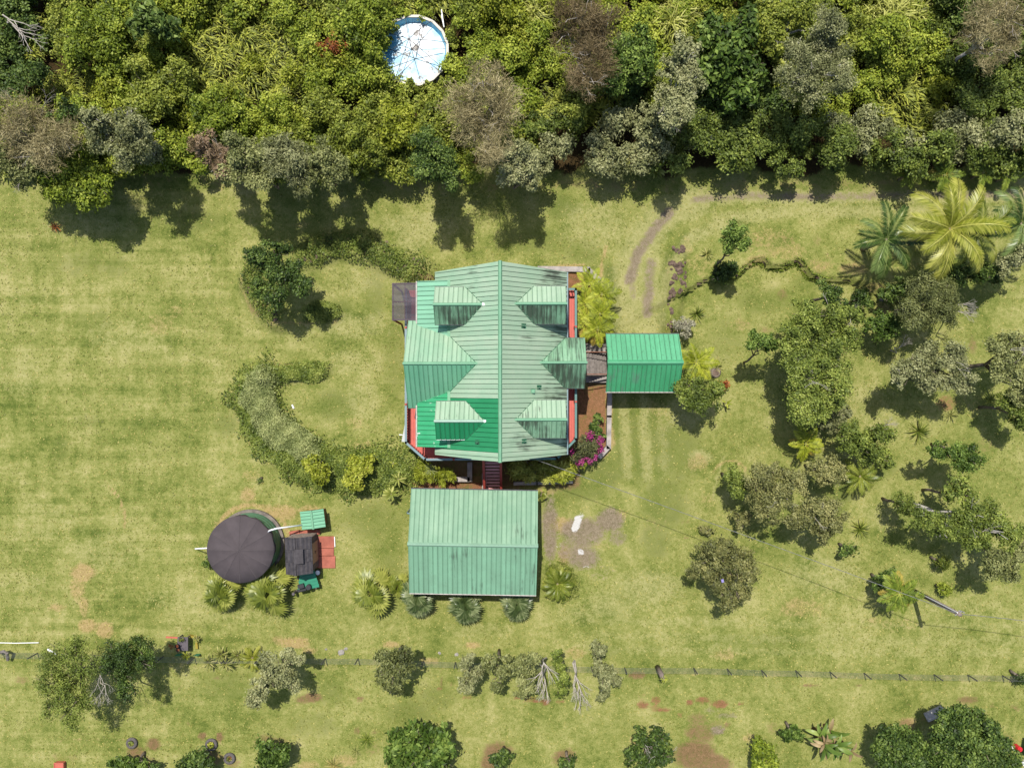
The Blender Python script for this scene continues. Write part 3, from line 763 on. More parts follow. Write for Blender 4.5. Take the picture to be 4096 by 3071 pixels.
def railing(pts, mat, name='railing'):
    rb = MB()
    for a, b in zip(pts[:-1], pts[1:]):
        a = Vector(a); b = Vector(b)
        rb.bar(a + Vector((0, 0, DZ + .95)), b + Vector((0, 0, DZ + .95)), .13, .05)
    r = rb.build(name, mat, house)
    bl = MB()
    for a, b in zip(pts[:-1], pts[1:]):
        a = Vector(a); b = Vector(b); n = max(2, int((b - a).length / .16))
        bl.bar(a + Vector((0, 0, DZ + .12)), b + Vector((0, 0, DZ + .12)), .05, .06)
        bl.bar(a + Vector((0, 0, DZ + .86)), b + Vector((0, 0, DZ + .86)), .05, .06)
        for i in range(n + 1):
            p = a.lerp(b, i / n); bl.bar(p + Vector((0, 0, DZ)), p + Vector((0, 0, DZ + .92)), .045, .045)
    ob = bl.build('balusters', M['red_rail'], r); ob["kind"] = "stuff"
    for a, b in zip(pts[:-1], pts[1:]):
        a = Vector(a); b = Vector(b); n = max(1, round((b - a).length / 2.2))
        for i in range(n + 1):
            p = a.lerp(b, i / n)
            pm = MB(); pm.bar(p + Vector((0, 0, 0)), p + Vector((0, 0, DZ + 1.03)), .11, .11); pm.build('post', M['red_rail'], r)
railing([(-6.22, 5.55, 0), (-6.22, -3.43, 0), (-5.09, -4.42, 0), (-1.75, -4.40, 0)], M['blue_grey'])
railing([(-.45, -4.38, 0), (2.63, -4.37, 0), (3.74, -3.23, 0), (3.74, 5.55, 0), (3.0, 5.55, 0)], M['teal'])
# red stairs towards the carport
sx0, sx1 = -1.68, -.66
st = MB()
for xx in (sx0, sx1):
    st.bar((xx, -4.35, DZ + .02), (xx, -7.0, .05), .09, .3)
    st.bar((xx, -4.35, DZ + .98), (xx, -6.95, 1.0), .14, .07)
    st.bar((xx, -5.6, 1.2), (xx, -5.6, 2.1), .08, .08); st.bar((xx, -6.9, 0.0), (xx, -6.9, 1.0), .08, .08)
stair = st.build('staircase', M['red_rail'], house)
M['step'] = simple('pink_red_step', C(236, 170, 165, 1.2), .7, .2, .1, 3)
for i in range(12):
    t = (i + .5) / 12; yy = -4.40 - 2.6 * t; zz = DZ - 2.25 * t
    sb = MB(); sb.box(sx0 + .06, sx1 - .06, yy - .085, yy + .045, zz - .03, zz); sb.build('step', M['step'], stair)
# translucent corrugated awning at the left
def awning_mat():
    m, nt, out = new_mat('smoky_corrugated_plastic')
    p = wpos(nt); c = ramp(nt, noise(nt, mapping(nt, p, (.4, 3, .4)), 1.0, 4), [(.35, (.055, .050, .065, 1)), (.7, (.13, .12, .14, 1))])
    pr = N(nt, "ShaderNodeBsdfPrincipled"); L(nt, c, pr.inputs["Base Color"]); pr.inputs["Roughness"].default_value = .35
    tr = N(nt, "ShaderNodeBsdfTransparent"); tr.inputs[0].default_value = (.62, .56, .62, 1)
    mx = N(nt, "ShaderNodeMixShader"); mx.inputs[0].default_value = .42
    L(nt, pr.outputs[0], mx.inputs[1]); L(nt, tr.outputs[0], mx.inputs[2]); L(nt, mx.outputs[0], out.inputs[0]); return m
ax0, ax1 = -6.95, -5.46
n = 120; ys = np.linspace(3.66, 5.84, n); vv = []; 
for i, yv in enumerate(ys):
    zz = .02 * math.sin(i * math.pi / 2.0 + .7)
    vv += [(ax0, yv, 3.86 + zz), (ax1, yv, 4.05 + zz)]
qq = [(2 * i, 2 * i + 1, 2 * i + 3, 2 * i + 2) for i in range(n - 1)]
link('awning', np_mesh('awning', vv, qq, awning_mat()), house)["label"] = "smoky translucent corrugated awning"
af = MB()
for yv in (3.72, 4.75, 5.78): af.bar((ax0 + .05, yv, 3.80), (ax1, yv, 3.98), .05, .08)
for xv in (ax0 + .06, -6.2): af.bar((xv, 3.7, 3.78), (xv, 5.8, 3.78), .05, .06)
af.bar((ax0 + .06, 3.72, 0), (ax0 + .06, 3.72, 3.8), .09, .09); af.bar((ax0 + .06, 5.78, 0), (ax0 + .06, 5.78, 3.8), .09, .09)
af.build('awning_frame', M['red_rail'], house)
# roof vents
def vent(px, py, side, box=False):
    lo, hi = 4., 7.2
    z = 6.
    for _ in range(12):
        X = P(px, py, z)[0]; z = zm(X)
    X, Y, _ = P(px, py, z)
    v = MB()
    v.obox((X, Y, z + .03), (.13, 0, -side * .13 * SL), (0, .13, 0), (0, 0, .02))
    if box: v.box(X - .09, X + .09, Y - .09, Y + .09, z - .05, z + .2)
    else: v.tube([(X, Y, z), (X, Y, z + .28)], .045, 8)
    v.build('roof_vent', R_valley if not box else R_cap, main_roof)
for a in ((2095, 1304, 1, 0), (2157, 1549, 1, 0), (2132, 1565, 1, 1), (2097, 1764, 1, 0), (1909, 1768, -1, 0)): vent(*a)
# white panel leaning out of the balcony
wp = MB(); a = P(1606, 1766, 2.2); b = P(1620, 1692, 2.4); c = P(1622, 1768, 3.0)
wp.add([a, b, c, (a[0] + .03, a[1], a[2] - .03), (b[0] + .03, b[1], b[2] - .03), (c[0] + .03, c[1], c[2] - .03)], [(0, 2, 1), (3, 4, 5), (0, 1, 4, 3), (1, 2, 5, 4), (2, 0, 3, 5)])
wp.bar(P(1597, 1738, 2.2), P(1610, 1739, 2.3), .05, .04)
tag(wp.build('white_panel', M['white']), 'white triangular panel jutting out beside the left balcony rail', 'panel')  # plain white panel, material and use unknown

# ---- garage on the right
def gable_building(name, label, cat, cx, cy, rz, hx, hy, zr, ze, mn, ms, cap, wallmat, closed=True, inset=.35, group=None):
    t = thing(name, label, cat, (cx, cy, 0), group, rz)
    w = MB(); i = inset
    if closed:
        w.box(-hx + i, hx - i, -hy + i, hy - i, 0, ze - .1)
        for sx in (-1, 1):
            xx = sx * (hx - i)
            w.add([(xx, -hy + i, ze - .12), (xx, hy - i, ze - .12), (xx, 0, zr - .15)], [(0, 1, 2)])
    w = w.build('wall', wallmat, t) if closed else None
    rf = MB(); rf.box(-hx + .05, hx - .05, -.04, .04, zr - .3, zr - .1); rf = rf.build('roof', M['timber'], t)
    Ls = math.hypot(hy, zr - ze)
    for sy, mt in ((1, mn), (-1, ms)):
        roof_slope(rf, (-hx, 0, zr), (1, 0, 0), (0, sy * hy, ze - zr), [(0, 0), (2 * hx, 0), (2 * hx, Ls), (0, Ls)], mt, R_under, .285 if hx > 2 else .2)
    ridge_cap(rf, (-hx - .03, 0, zr + .04), (hx + .03, 0, zr + .04), cap, .30, .09)
    for sy in (-1, 1):
        g = MB(); g.bar((-hx, sy * (hy + .04), ze - .03), (hx, sy * (hy + .04), ze - .03), .06, .07); g.build('gutter', M['dark_metal'] if sy > 0 else M['bark_pale'], rf)
    return t
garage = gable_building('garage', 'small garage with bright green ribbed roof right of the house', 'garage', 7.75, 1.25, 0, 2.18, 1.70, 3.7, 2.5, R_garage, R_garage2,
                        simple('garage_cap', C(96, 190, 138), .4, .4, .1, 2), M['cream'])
gd = MB(); gd.box(-1.3, 1.3, -1.40, -1.36, .02, 2.1); gd.build('door', M['tan_door'], garage)
carport = gable_building('carport', 'wide green metal roofed carport south of the house', 'carport', -2.28, -9.37, math.radians(-1.0), 3.77, 3.08, 3.6, 2.6, R_carport, R_carport2,
                         simple('carport_cap', C(160, 200, 170), .4, .4, .08, 1.2), M['tan_wall'], inset=.45)
cd = MB()
cd.box(3.30, 3.34, -2.2, 2.2, .05, 2.2); cd.build('door', M['dark_metal'], carport)
dp = MB(); p0 = P(1652, 2038, 2.5); dp.tube([(-3.77, 1.6, 2.5), (-3.95, 1.6, 2.42), (-4.02, 1.6, 2.2), (-4.02, 1.6, .1)], .05, 8); dp.build('downspout', M['blue_grey'], carport)

# ---- timber steps between house and garage
steps = wthing('timber_stairs', 'dark timber stairs between the house and the garage', 'stairs', P(2385, 1455))
sm_ = MB()
for py in (1408, 1500): sm_.bar(P(2340, py, 1.7), P(2428, py, 1.1), .06, .16)
sm_.build('stringer', M['timber'], steps)
for i in range(8):
    zz = 1.62 - i * .14; x0 = P(2346 + i * 10.5, 1455, zz)[0]
    tr = MB(); tr.box(x0, x0 + .155, P(0, 1497, zz)[1], P(0, 1412, zz)[1], zz - .04, zz); tr.build('tread', M['timber'], steps)
for py in (1408, 1497):
    rr = MB(); rr.tube([P(2342, py, 2.45), P(2428, py, 1.9)], .03, 6); rr.tube([P(2344, py, 1.6), P(2342, py, 2.45)], .025, 6); rr.tube([P(2425, py, 1.1), P(2428, py, 1.9)], .025, 6); rr.build('handrail', M['rust'], steps)
for (n_, x0, x1, y0, y1, l) in (('concrete_pad', 2338, 2428, 1375, 1408, 'stained concrete pad above the timber stairs'), ('concrete_pad', 2342, 2428, 1506, 1530, 'concrete strip below the timber stairs')):
    cp = MB(); a = P(x0, y1); b = P(x1, y0); cp.box(a[0], b[0], a[1], b[1], 0, .35); tag(cp.build(n_, M['concrete']), l, 'concrete pad')
# concrete kerbs round the beds
def kerb(pts, w, h, label):
    t = wthing('garden_kerb', label, 'kerb', P(*pts[0]))
    for a, b in zip(pts[:-1], pts[1:]):
        k = MB(); A_ = PV(*a); B_ = PV(*b); d = (B_ - A_).normalized() * (w * .45)
        k.bar(A_ + Vector((0, 0, h / 2)) - d * .0, B_ + Vector((0, 0, h / 2)) + d, w, h); k.build('kerb_section', M['concrete'], t)
kerb([(2150, 1077), (2350, 1080), (2390, 1118)], .32, .30, 'concrete kerb with angled corner beside the tree ferns')
kerb([(2436, 1548), (2434, 1660), (2432, 1785), (2398, 1822)], .28, .45, 'long concrete kerb edging the red bed below the garage')
kerb([(1880, 1846), (1880, 1914), (1770, 1914), (1720, 1900)], .30, .4, 'concrete kerb corner between the carport and house')
kerb([(1938, 1890), (1938, 1945)], .3, .3, 'short concrete kerb beside the red stairs')
kerb([(2290, 1924), (2150, 1930), (2060, 1932)], .2, .3, 'concrete kerb under the bamboo hedge')

# ------------------------------------------------------------------ tank, shed, pump gear
tank = wthing('water_tank', 'round green water tank under a dark shade cloth cover', 'water tank', P(1006, 2170))
tc = Vector(P(1006, 2170)); TR, TH = 1.92, 2.15
tb = MB(); 
for k in range(9):
    tb.cyl(tc, TR + (.012 if k % 2 else 0), .25 + k * .21, .25 + (k + 1) * .21, 48)
tb.build('tank_wall', M['tank_green'], tank, False)
pd = MB(); pd.cyl(tc, 2.10, -.1, .20, 48); pd.build('base_ring', simple('old_concrete', (.17, .145, .125, 1), .9, .15, .4, 3, .4), tank)
NG = 12
for g in range(NG):
    cm = MB(); a0 = 2 * math.pi * g / NG; nseg = 6; vs_, fs_ = [], []
    vs_.append(tc + Vector((0, 0, TH + .32)))
    for k in range(nseg + 1):
        a = a0 + 2 * math.pi / NG * k / nseg; u = k / nseg
        sag = .06 * math.sin(math.pi * u)
        for (r, z) in ((1.0, TH + .19 - sag), (2.0, TH + .03 - sag * .5), (2.03 - .02 * math.sin(math.pi * u), TH - .16 - .10 * math.cos(2 * math.pi * u) - .08 * math.sin(a * 3)), (2.0 + .03 * math.sin(u * 9), TH - .34 - .14 * math.cos(2 * math.pi * u) - .1 * math.sin(a * 5))):
            vs_.append(tc + Vector((r * math.cos(a), r * math.sin(a), z)))
    for k in range(nseg):
        i = 1 + 4 * k
        fs_.append((0, i, i + 4))
        for j in range(3): fs_.append((i + j, i + j + 1, i + j + 5, i + j + 4))
    cm.add(vs_, fs_); cm.build('cover_panel', M['shade'], tank, True)
sm2 = MB()
for g in range(NG):
    a = 2 * math.pi * g / NG; d = Vector((math.cos(a), math.sin(a), 0))
    sm2.tube([tc + Vector((0, 0, TH + .325)), tc + d * 1.0 + Vector((0, 0, TH + .195)), tc + d * 1.98 + Vector((0, 0, TH + .04))], .012, 4)
sm2.build('cover_seam', M['seam'], tank)
fp = MB(); fp.tube([P(1209, 2099, 1.15), P(1105, 2113, 2.28), P(1078, 2121, 2.30), P(1072, 2128, 2.1)], .05, 8)
tag(fp.build('filler_pipe', M['pvc'], None, True), 'white pipe running from the pump hut to the tank', 'pipe')
fp = MB(); fp.tube([P(780, 2194, 1.62), P(858, 2190, 1.66)], .045, 8); fp.tube([P(782, 2194, 1.62), P(782, 2194, 1.62 - 1.6)], .03, 8)
tag(fp.build('overflow_pipe', M['pvc'], None, True), 'white pipe sticking out left of the tank', 'pipe')

# pump hut with small gable roof (ridge along Y)
hut_c = PV(1252, 2076, 1.1)
hut = thing('pump_hut', 'tiny hut with light green ribbed gable roof beside the tank', 'hut', (hut_c.x, hut_c.y, 0), None, math.radians(7 + 90))
rf = MB(); rf.box(-.5, .5, -.03, .03, 1.0, 1.12); rf = rf.build('roof', M['timber'], hut)
Ls = math.hypot(.72, .16)
for sy in (1, -1):
    roof_slope(rf, (-.56, 0, 1.30), (1, 0, 0), (0, sy * .72, -.16), [(0, 0), (1.12, 0), (1.12, Ls), (0, Ls)], R_shed, R_under, .2)
ridge_cap(rf, (-.58, 0, 1.33), (.58, 0, 1.33), R_cap, .16, .04)
w = MB(); w.box(-.45, .45, -.6, .6, 0, 1.1); w.build('wall', M['tan_wall'], hut)

# storage shed: ridge along Y
shed = thing('storage_shed', 'tan shed with black shingle roof and double doors', 'shed', (-12.86, -10.33, 0), None, math.radians(2.2))
hx, hy, zr, ze = .80, 1.12, 2.25, 1.78
w = MB(); w.box(-hx + .06, hx - .06, -hy + .08, hy - .08, 0, ze - .04)
w.add([(-hx + .06, hy - .08, ze - .05), (hx - .06, hy - .08, ze - .05), (-.12, hy - .08, zr - .06)], [(0, 2, 1)])
w.add([(-hx + .06, -hy + .08, ze - .05), (hx - .06, -hy + .08, ze - .05), (-.12, -hy + .08, zr - .06)], [(0, 1, 2)])
w.build('wall', M['tan_wall'], shed)
cl = MB()
for k in range(12): cl.box(hx - .06, hx - .045, -hy + .08, hy - .08, .1 + k * .14, .1 + k * .14 + .02); cl.box(-hx + .06, hx - .06, hy - .08, hy - .066, .1 + k * .14, .1 + k * .14 + .02)
o = cl.build('cladding_line', M['timber'], shed); o["kind"] = "stuff"
rf = MB(); rf.box(-.16, -.08, -hy, hy, zr - .14, zr - .04); rf = rf.build('roof', M['timber'], shed)
xr = -.12
for (xa, za, xb, zb_) in ((-hx - .02, ze, xr, zr), (xr, zr, .40, zr - (zr - ze) * .52), (.40, zr - (zr - ze) * .52, hx + .02, ze)):
    for j in range(3):
        ya, yb = -hy + j * 2 * hy / 3, -hy + (j + 1) * 2 * hy / 3
        rows = 4
        for r in range(rows):
            t0, t1 = r / rows, (r + 1) / rows
            x0, x1 = xa + (xb - xa) * t0, xa + (xb - xa) * t1; z0, z1 = za + (zb_ - za) * t0, za + (zb_ - za) * t1
            up0, up1 = (.028, .012) if xa < xr else (.012, .028)
            s = MB(); s.add([(x0, ya + .006, z0 + up0), (x1, ya + .006, z1 + up1), (x1, yb - .006, z1 + up1), (x0, yb - .006, z0 + up0),
                             (x0, ya + .006, z0 - .03), (x1, ya + .006, z1 - .03), (x1, yb - .006, z1 - .03), (x0, yb - .006, z0 - .03)],
                            [(0, 1, 2, 3), (0, 4, 5, 1), (1, 5, 6, 2), (2, 6, 7, 3), (3, 7, 4, 0)])
            s.build('shingle_panel', M['shingle'] if (j + r) % 2 else M['shingle2'], rf)
ridge_cap(rf, (xr, -hy - .02, zr + .02), (xr, hy + .02, zr + .02), M['shingle2'], .14, .03)
sk = MB(); sk.obox((.10, .02, 2.26), (.26, 0, -.03), (0, .44, 0), (.02, 0, .05)); sk.build('roof_hatch', M['shingle2'], rf)
dr = MB()
dr.box(hx - .055, hx - .02, -.62, -.005, .15, 1.62); dr.box(hx - .055, hx - .02, .005, .62, .15, 1.62); dr = dr.build('double_door', M['tan_door'], shed)
hd = MB(); hd.box(hx - .02, hx + .02, -.06, -.03, .85, 1.0); hd.box(hx - .02, hx + .02, .03, .06, .85, 1.0); hd.build('handle', M['black'], dr)
# red slab in front of the shed
sl = wthing('red_slab', 'worn red painted concrete slab in front of the shed', 'slab', P(1305, 2206))
for (y0, y1, x1) in ((2143, 2190, 1337), (2192, 2220, 1336), (2222, 2270, 1342)):
    s = MB(); a = P(1266, y1); b = P(x1, y0); s.box(a[0], b[0], a[1], b[1], -.02, .09); s.build('paving_section', M['red_slab'], sl)
s = MB(); s.bar(PV(1338, 2146, .1), PV(1340, 2186, .1), .05, .06); s.build('white_edging', M['white'], sl)
s = MB(); s.bar(PV(1160, 2134, .15), PV(1200, 2128, .15), .3, .3); s.bar(PV(1200, 2130, .12), PV(1280, 2126, .12), .28, .2)
tag(s.build('red_block_edging', M['red_slab']), 'low red blocks lying between the shed and pump hut', 'edging')
bk = MB(); a = P(1276, 2284); bk.cyl(a, .15, 0, .36, 16, .18)
bk = tag(bk.build('bucket', M['dark_metal']), 'round bin with a white lid at the shed corner', 'bin')
lid = MB(); lid.cyl((a[0], a[1]), .14, .36, .40, 16); lid.build('lid', M['white'], bk)
# filter housing on green sheet
ps = wthing('filter_stand', 'green sheet roof carrying black water filters below the shed', 'filter stand', P(1230, 2335))
s = MB()
for k in range(5):
    a = PV(1196 - k * 1.5 + 2, 2303 + k * 13.5, .55); b = PV(1258 + k * 4.5, 2286 + k * 13.5, .55)
    s = MB(); s.bar(a, b, .205, .03); s.bar(a + Vector((0, .1, .02)), b + Vector((0, .1, .02)), .03, .04); s.build('sheet_strip', simple('filter_sheet', C(56, 158, 122), .45, .35, .1, 3) if k == 0 else bpy.data.materials['filter_sheet'], ps)
s = MB(); a = P(1200, 2300); b = P(1262, 2355); 
for (px, py) in ((1200, 2305), (1258, 2296), (1196, 2352), (1272, 2345)): q0 = P(px, py); s.bar(q0, (q0[0], q0[1], .54), .06, .06)
s.build('leg', M['timber'], ps)
fl = MB(); fl.tube([P(1192, 2364, .72), P(1225, 2356, .72)], .09, 10); fl.build('filter_pipe', M['black'], ps)
fl = MB(); fl.cyl(P(1235, 2346, .7), .16, .58, .85, 14); fl.build('filter_tank', M['black'], ps)
fl = MB(); fl.obox(PV(1205, 2343, .7), (.18, .05, 0), (-.04, .12, 0), (0, 0, .12)); fl.build('pump', M['black'], ps)
fl = MB(); fl.cyl(P(1181, 2367, .3), .09, 0, .8, 10); fl.build('filter_canister', M['grey_plastic'], ps)

# ------------------------------------------------------------------ pool in the thicket
pool = wthing('swimming_pool', 'round above-ground pool with blue liner half hidden in the thicket', 'pool', (-6.02, 20.35, 0))
pc = Vector((-6.02, 20.35, 0)); PR = 2.12; NS = 16
def ring(r, z): return [(pc.x + r * math.cos(2 * math.pi * (k + .5) / NS), pc.y + r * math.sin(2 * math.pi * (k + .5) / NS), z) for k in range(NS)]
wl_ = MB(); wl_.add(ring(PR - .06, 0) + ring(PR - .06, 1.2), [(k, (k + 1) % NS, NS + (k + 1) % NS, NS + k) for k in range(NS)]); wl_.build('pool_wall', M['white'], pool)
for k in range(NS):
    a = 2 * math.pi * (k + .5) / NS; b = 2 * math.pi * (k + 1.5) / NS
    r = MB(); pa = pc + Vector((PR * math.cos(a), PR * math.sin(a), 1.22)); pb = pc + Vector((PR * math.cos(b), PR * math.sin(b), 1.22))
    r.bar(pa, pb, .15, .05); r.bar(pa, (pa.x, pa.y, 0), .12, .06); r.build('rim_section', M['cream'], pool)
def liner_mat():
    m, nt, out = new_mat('blue_pool_liner'); p = wpos(nt)
    f = noise(nt, mapping(nt, p, (3, 3, .2)), 1.5, 3)
    princ(nt, out, ramp(nt, f, [(.35, (.10, .38, .56, 1)), (.65, (.22, .56, .72, 1))]), .3, .5); return m
ln = MB(); ln.add(ring(PR - .09, 1.2) + ring(PR - .22, .72), [((k + 1) % NS, k, NS + k, NS + (k + 1) % NS) for k in range(NS)]); ln.build('pool_liner', liner_mat(), pool)
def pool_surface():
    m, nt, out = new_mat('pool_water_glare'); p = wpos(nt)
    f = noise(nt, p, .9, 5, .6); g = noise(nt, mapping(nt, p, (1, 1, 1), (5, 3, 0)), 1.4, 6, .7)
    c = ramp(nt, f, [(.36, (.10, .36, .55, 1)), (.46, (.30, .52, .64, 1)), (.56, (.60, .62, .64, 1))])  # white patches are sky glare on the water, put into the colour
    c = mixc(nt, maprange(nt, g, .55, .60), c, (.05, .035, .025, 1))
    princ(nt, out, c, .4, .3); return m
sf = MB(); sf.add(ring(PR - .2, .78), [tuple(range(NS))]); sf.build('pool_water_glare', pool_surface(), pool)  # stands for open water; its bright sky reflection is painted
fr = MB(); hub = pc + Vector((-.25, .55, 1.55))
for k in range(8):
    a = 2 * math.pi * (k + .3) / 8; e = pc + Vector(((PR - .05) * math.cos(a), (PR - .05) * math.sin(a), 1.25)); fr.tube([hub, hub.lerp(e, .5) + Vector((0, 0, .1)), e], .018, 5)
fr.build('cover_frame', M['dark_metal'], pool)
hub2 = pc + Vector((.1, -.35, .79)); fr = MB()
for k in range(7):
    a = 2 * math.pi * (k + .5 * math.sin(k * 2.3)) / 7; e = pc + Vector(((PR - .3) * math.cos(a), (PR - .3) * math.sin(a), .80)); fr.tube([hub2, e], .014, 4)
fr.build('frame_reflection', M['dark_metal'], pool)  # mirror image of the frame in the water, modelled as dark tubes
lad = MB()
for dy in (0, .35): lad.tube([P(1766, 40 + dy * 60, 0), P(1766, 40 + dy * 60, 1.3), P(1776, 110, 1.35)], .035, 6)
tag(lad.build('pool_ladder', M['white']), 'white pole frame standing at the upper edge of the pool', 'ladder')

# ------------------------------------------------------------------ vegetation builders
def unit(v): return v / (np.linalg.norm(v, axis=-1, keepdims=True) + 1e-9)
def leaf_quads(c, n, Ls, Ws, rng, fold=.12):
    N_ = len(c)
    t = unit(np.cross(n, rng.normal(size=(N_, 3)))); b = np.cross(n, t)
    s = rng.uniform(.65, 1.3, (N_, 1)); l = t * Ls * s * .5; w = b * Ws * s * .5; f = n * (Ws * s * fold)
    v = np.stack([c - l, c - w + f, c + l - n * (Ls * s * .12), c + w + f], 1).reshape(-1, 3)
    return v, np.arange(4 * N_).reshape(-1, 4)
KIND = {   # leaf length, width, clump radius, leaves per clump, clump fill, flatness
    'ohia': (.13, .085, .20, 30, .82), 'fine': (.11, .06, .24, 44, .85), 'airy': (.11, .055, .26, 30, .42), 'leafy': (.19, .10, .25, 28, 1.05), 'glossy': (.17, .10, .22, 32, 1.25),
    'needle': (.36, .026, .34, 40, .62), 'twig': (.22, .05, .26, 34, .8), 'sparse': (.22, .11, .26, 18, .55), 'big': (.36, .16, .34, 16, 1.0),
    'bamboo': (.36, .06, .32, 34, 1.2), 'thicket': (.17, .095, .28, 32, .95)}
def lobe_leaves(c, r, kind, rng, zs=.85, low=-.45):
    # a lobe is a heap of smaller leafy heads with gaps between them
    if r < .28: return head_leaves(c, r, kind, rng, zs, low)
    n = int(6 + r * 9); d = unit(rng.normal(size=(n * 3, 3))); d = d[d[:, 2] > low][:n]
    V, Q, A_ = [], [], []; o = 0
    for k in range(len(d)):
        rr = r * rng.uniform(.20, .44); cc = np.array(c) + d[k] * (r * rng.uniform(.4, 1.22) - rr * .55) * np.array([1, 1, zs])
        v, q_, a = head_leaves(cc, rr, kind, rng, zs, -.35); V.append(v); Q.append(q_ + o); A_.append(np.clip(a * .75 + rng.uniform(0, .25), 0, 1)); o += len(v)
    return np.concatenate(V), np.concatenate(Q), np.concatenate(A_)
def head_leaves(c, r, kind, rng, zs=.85, low=-.45):
    Ls, Ws, cr, npc, fill = KIND[kind]
    cr = min(cr, r * .75); npc = max(6, int(npc * (cr / KIND[kind][2]) ** 1.4)); nc = max(5, int(4 * math.pi * r * r * .7 * fill * .8 / (cr * cr * 1.7)))
    d = unit(rng.normal(size=(nc * 2, 3))); d = d[d[:, 2] > low][:nc]
    bulge = 1 + .16 * np.sin(d[:, 0] * 5 + c[0] * 3) * np.cos(d[:, 1] * 5 + c[1] * 2)
    rad = r * rng.uniform(.62, 1.05, len(d)) * bulge
    cc = np.array(c) + d * rad[:, None] * np.array([1, 1, zs])
    k = np.repeat(np.arange(len(d)), npc)
    off = rng.normal(size=(len(k), 3)) * cr * np.array([.62, .62, .42])
    pos = cc[k] + off
    nrm = unit(d[k] * .55 + off / cr * .45 + np.array([0, 0, .7]) + rng.normal(size=(len(k), 3)) * .6)
    if kind == 'needle':        # fine drooping sprays point outwards
        t = unit(d[k] * .8 + rng.normal(size=(len(k), 3)) * .45 + np.array([0, 0, .15])); b = unit(np.cross(t, rng.normal(size=(len(k), 3))))
        s = rng.uniform(.6, 1.3, (len(k), 1)); l = t * Ls * s * .5; w = b * Ws * .5
        v = np.stack([pos - l, pos - w, pos + l, pos + w], 1).reshape(-1, 3); q_ = np.arange(4 * len(k)).reshape(-1, 4)
    elif kind == 'bamboo':
        t = unit(rng.normal(size=(len(k), 3)) * np.array([1, 1, .4]) + np.array([.2, -.5, -.2])); n2 = unit(nrm - t * (nrm * t).sum(1, keepdims=True)); b = np.cross(n2, t)
        s = rng.uniform(.6, 1.2, (len(k), 1)); l = t * Ls * s * .5; w = b * Ws * .5
        v = np.stack([pos - l, pos - w, pos + l, pos + w], 1).reshape(-1, 3); q_ = np.arange(4 * len(k)).reshape(-1, 4)
    else:
        v, q_ = leaf_quads(pos, nrm, Ls, Ws, rng)
    cv = rng.uniform(0, 1, len(d))
    var = np.clip(cv[k] * .5 + rng.uniform(0, 1, len(k)) * .5, 0, 1)
    return v, q_, var
def leaves_mesh(name, lobes, kind, mat, seed, zs=.85, low=-.45):
    rng = np.random.default_rng(seed); V, Q, A_ = [], [], []; o = 0
    for (c, r) in lobes:
        v, q_, a = lobe_leaves(c, r, kind, rng, zs, low); V.append(v); Q.append(q_ + o); A_.append(a); o += len(v)
    return np_mesh(name, np.concatenate(V), np.concatenate(Q), mat, np.concatenate(A_))
def limb(mb, a, b, r0, r1, rnd, bend=.12, sides=5):
    a = Vector(a); b = Vector(b); L_ = (b - a).length; m1 = a.lerp(b, .4) + Vector((rnd.uniform(-1, 1), rnd.uniform(-1, 1), rnd.uniform(-.2, .6))) * bend * L_
    m2 = a.lerp(b, .75) + Vector((rnd.uniform(-1, 1), rnd.uniform(-1, 1), rnd.uniform(-.2, .4))) * bend * .6 * L_
    mb.tube([a, m1, m2, b], [r0, r0 * .6 + r1 * .4, r0 * .3 + r1 * .7, r1], sides)
    return m1
SEED = [100]
TREES = []
def tree(name, label, lobes_px, h, kind, mat, cat='tree', group=None, base=None, tr=.10, bark='bark', zs=.85, twigs=0, low=-.45, skirt=0):
    SEED[0] += 1; seed = SEED[0]; rnd = random.Random(seed)
    lobes = []
    for k, lb in enumerate(lobes_px):
        px, py, rp = lb[:3]; r = rp / PXM * .93
        zt = (lb[3] if len(lb) > 3 else h * (1 - .16 * ((k * 0.618) % 1)))
        z = max(r * .55, zt - r * zs * .95)
        lobes.append((PV(px, py, z), r))
    m = sum((c for c, r in lobes), Vector()) / len(lobes)
    b = PV(*base) if base else Vector((m.x * .99, m.y * .985, 0))
    b.z = gz(b.x, b.y) - .03
    if skirt:
        for c, r in list(lobes): lobes.append((b.lerp(c, .58) + Vector((0, .15, 0)), r * .85)); lobes.append((b.lerp(c, .25) + Vector((0, .2, .2)), r * .7))
    root = thing(name, label, cat, b, group)
    lob = [((c.x - b.x, c.y - b.y, c.z - b.z), r) for c, r in lobes]
    link('crown', leaves_mesh(name + '_crown', lob, kind, M[mat], seed, zs, low), root, (0, 0, 0))
    mb = MB(); fork = Vector((m.x - b.x, m.y - b.y, 0)) * .35; fork.z = min(c[2] for c, r in lob) * .55 + .1
    limb(mb, (0, 0, 0), fork, tr, tr * .75, rnd, .05, 7)
    for c, r in lob:
        e = Vector(c) + Vector((0, 0, r * .25)); m1 = limb(mb, fork, e, tr * .6, tr * .2, rnd, .14)
        for _ in range(3):
            d = Vector((rnd.uniform(-1, 1), rnd.uniform(-1, 1), rnd.uniform(.0, 1))).normalized() * r * .85
            limb(mb, m1.lerp(e, rnd.uniform(.3, .9)), Vector(c) + d, tr * .22, .012, rnd, .15, 4)
    mb.build('trunk', M[bark], root, True, (0, 0, 0))
    if twigs:
        tw = MB()
        for _ in range(twigs):
            c, r = rnd.choice(lob); d = Vector((rnd.uniform(-1, 1), rnd.uniform(-1, 1), rnd.uniform(.2, 1))).normalized()
            branchy(tw, Vector(c) + d * r * .5, d, r * .5, .014, 3, rnd)
        tw.build('bare_twigs', M['dead'], root, False, (0, 0, 0))['kind'] = 'stuff'
    TREES.append((b.x, b.y)); return root
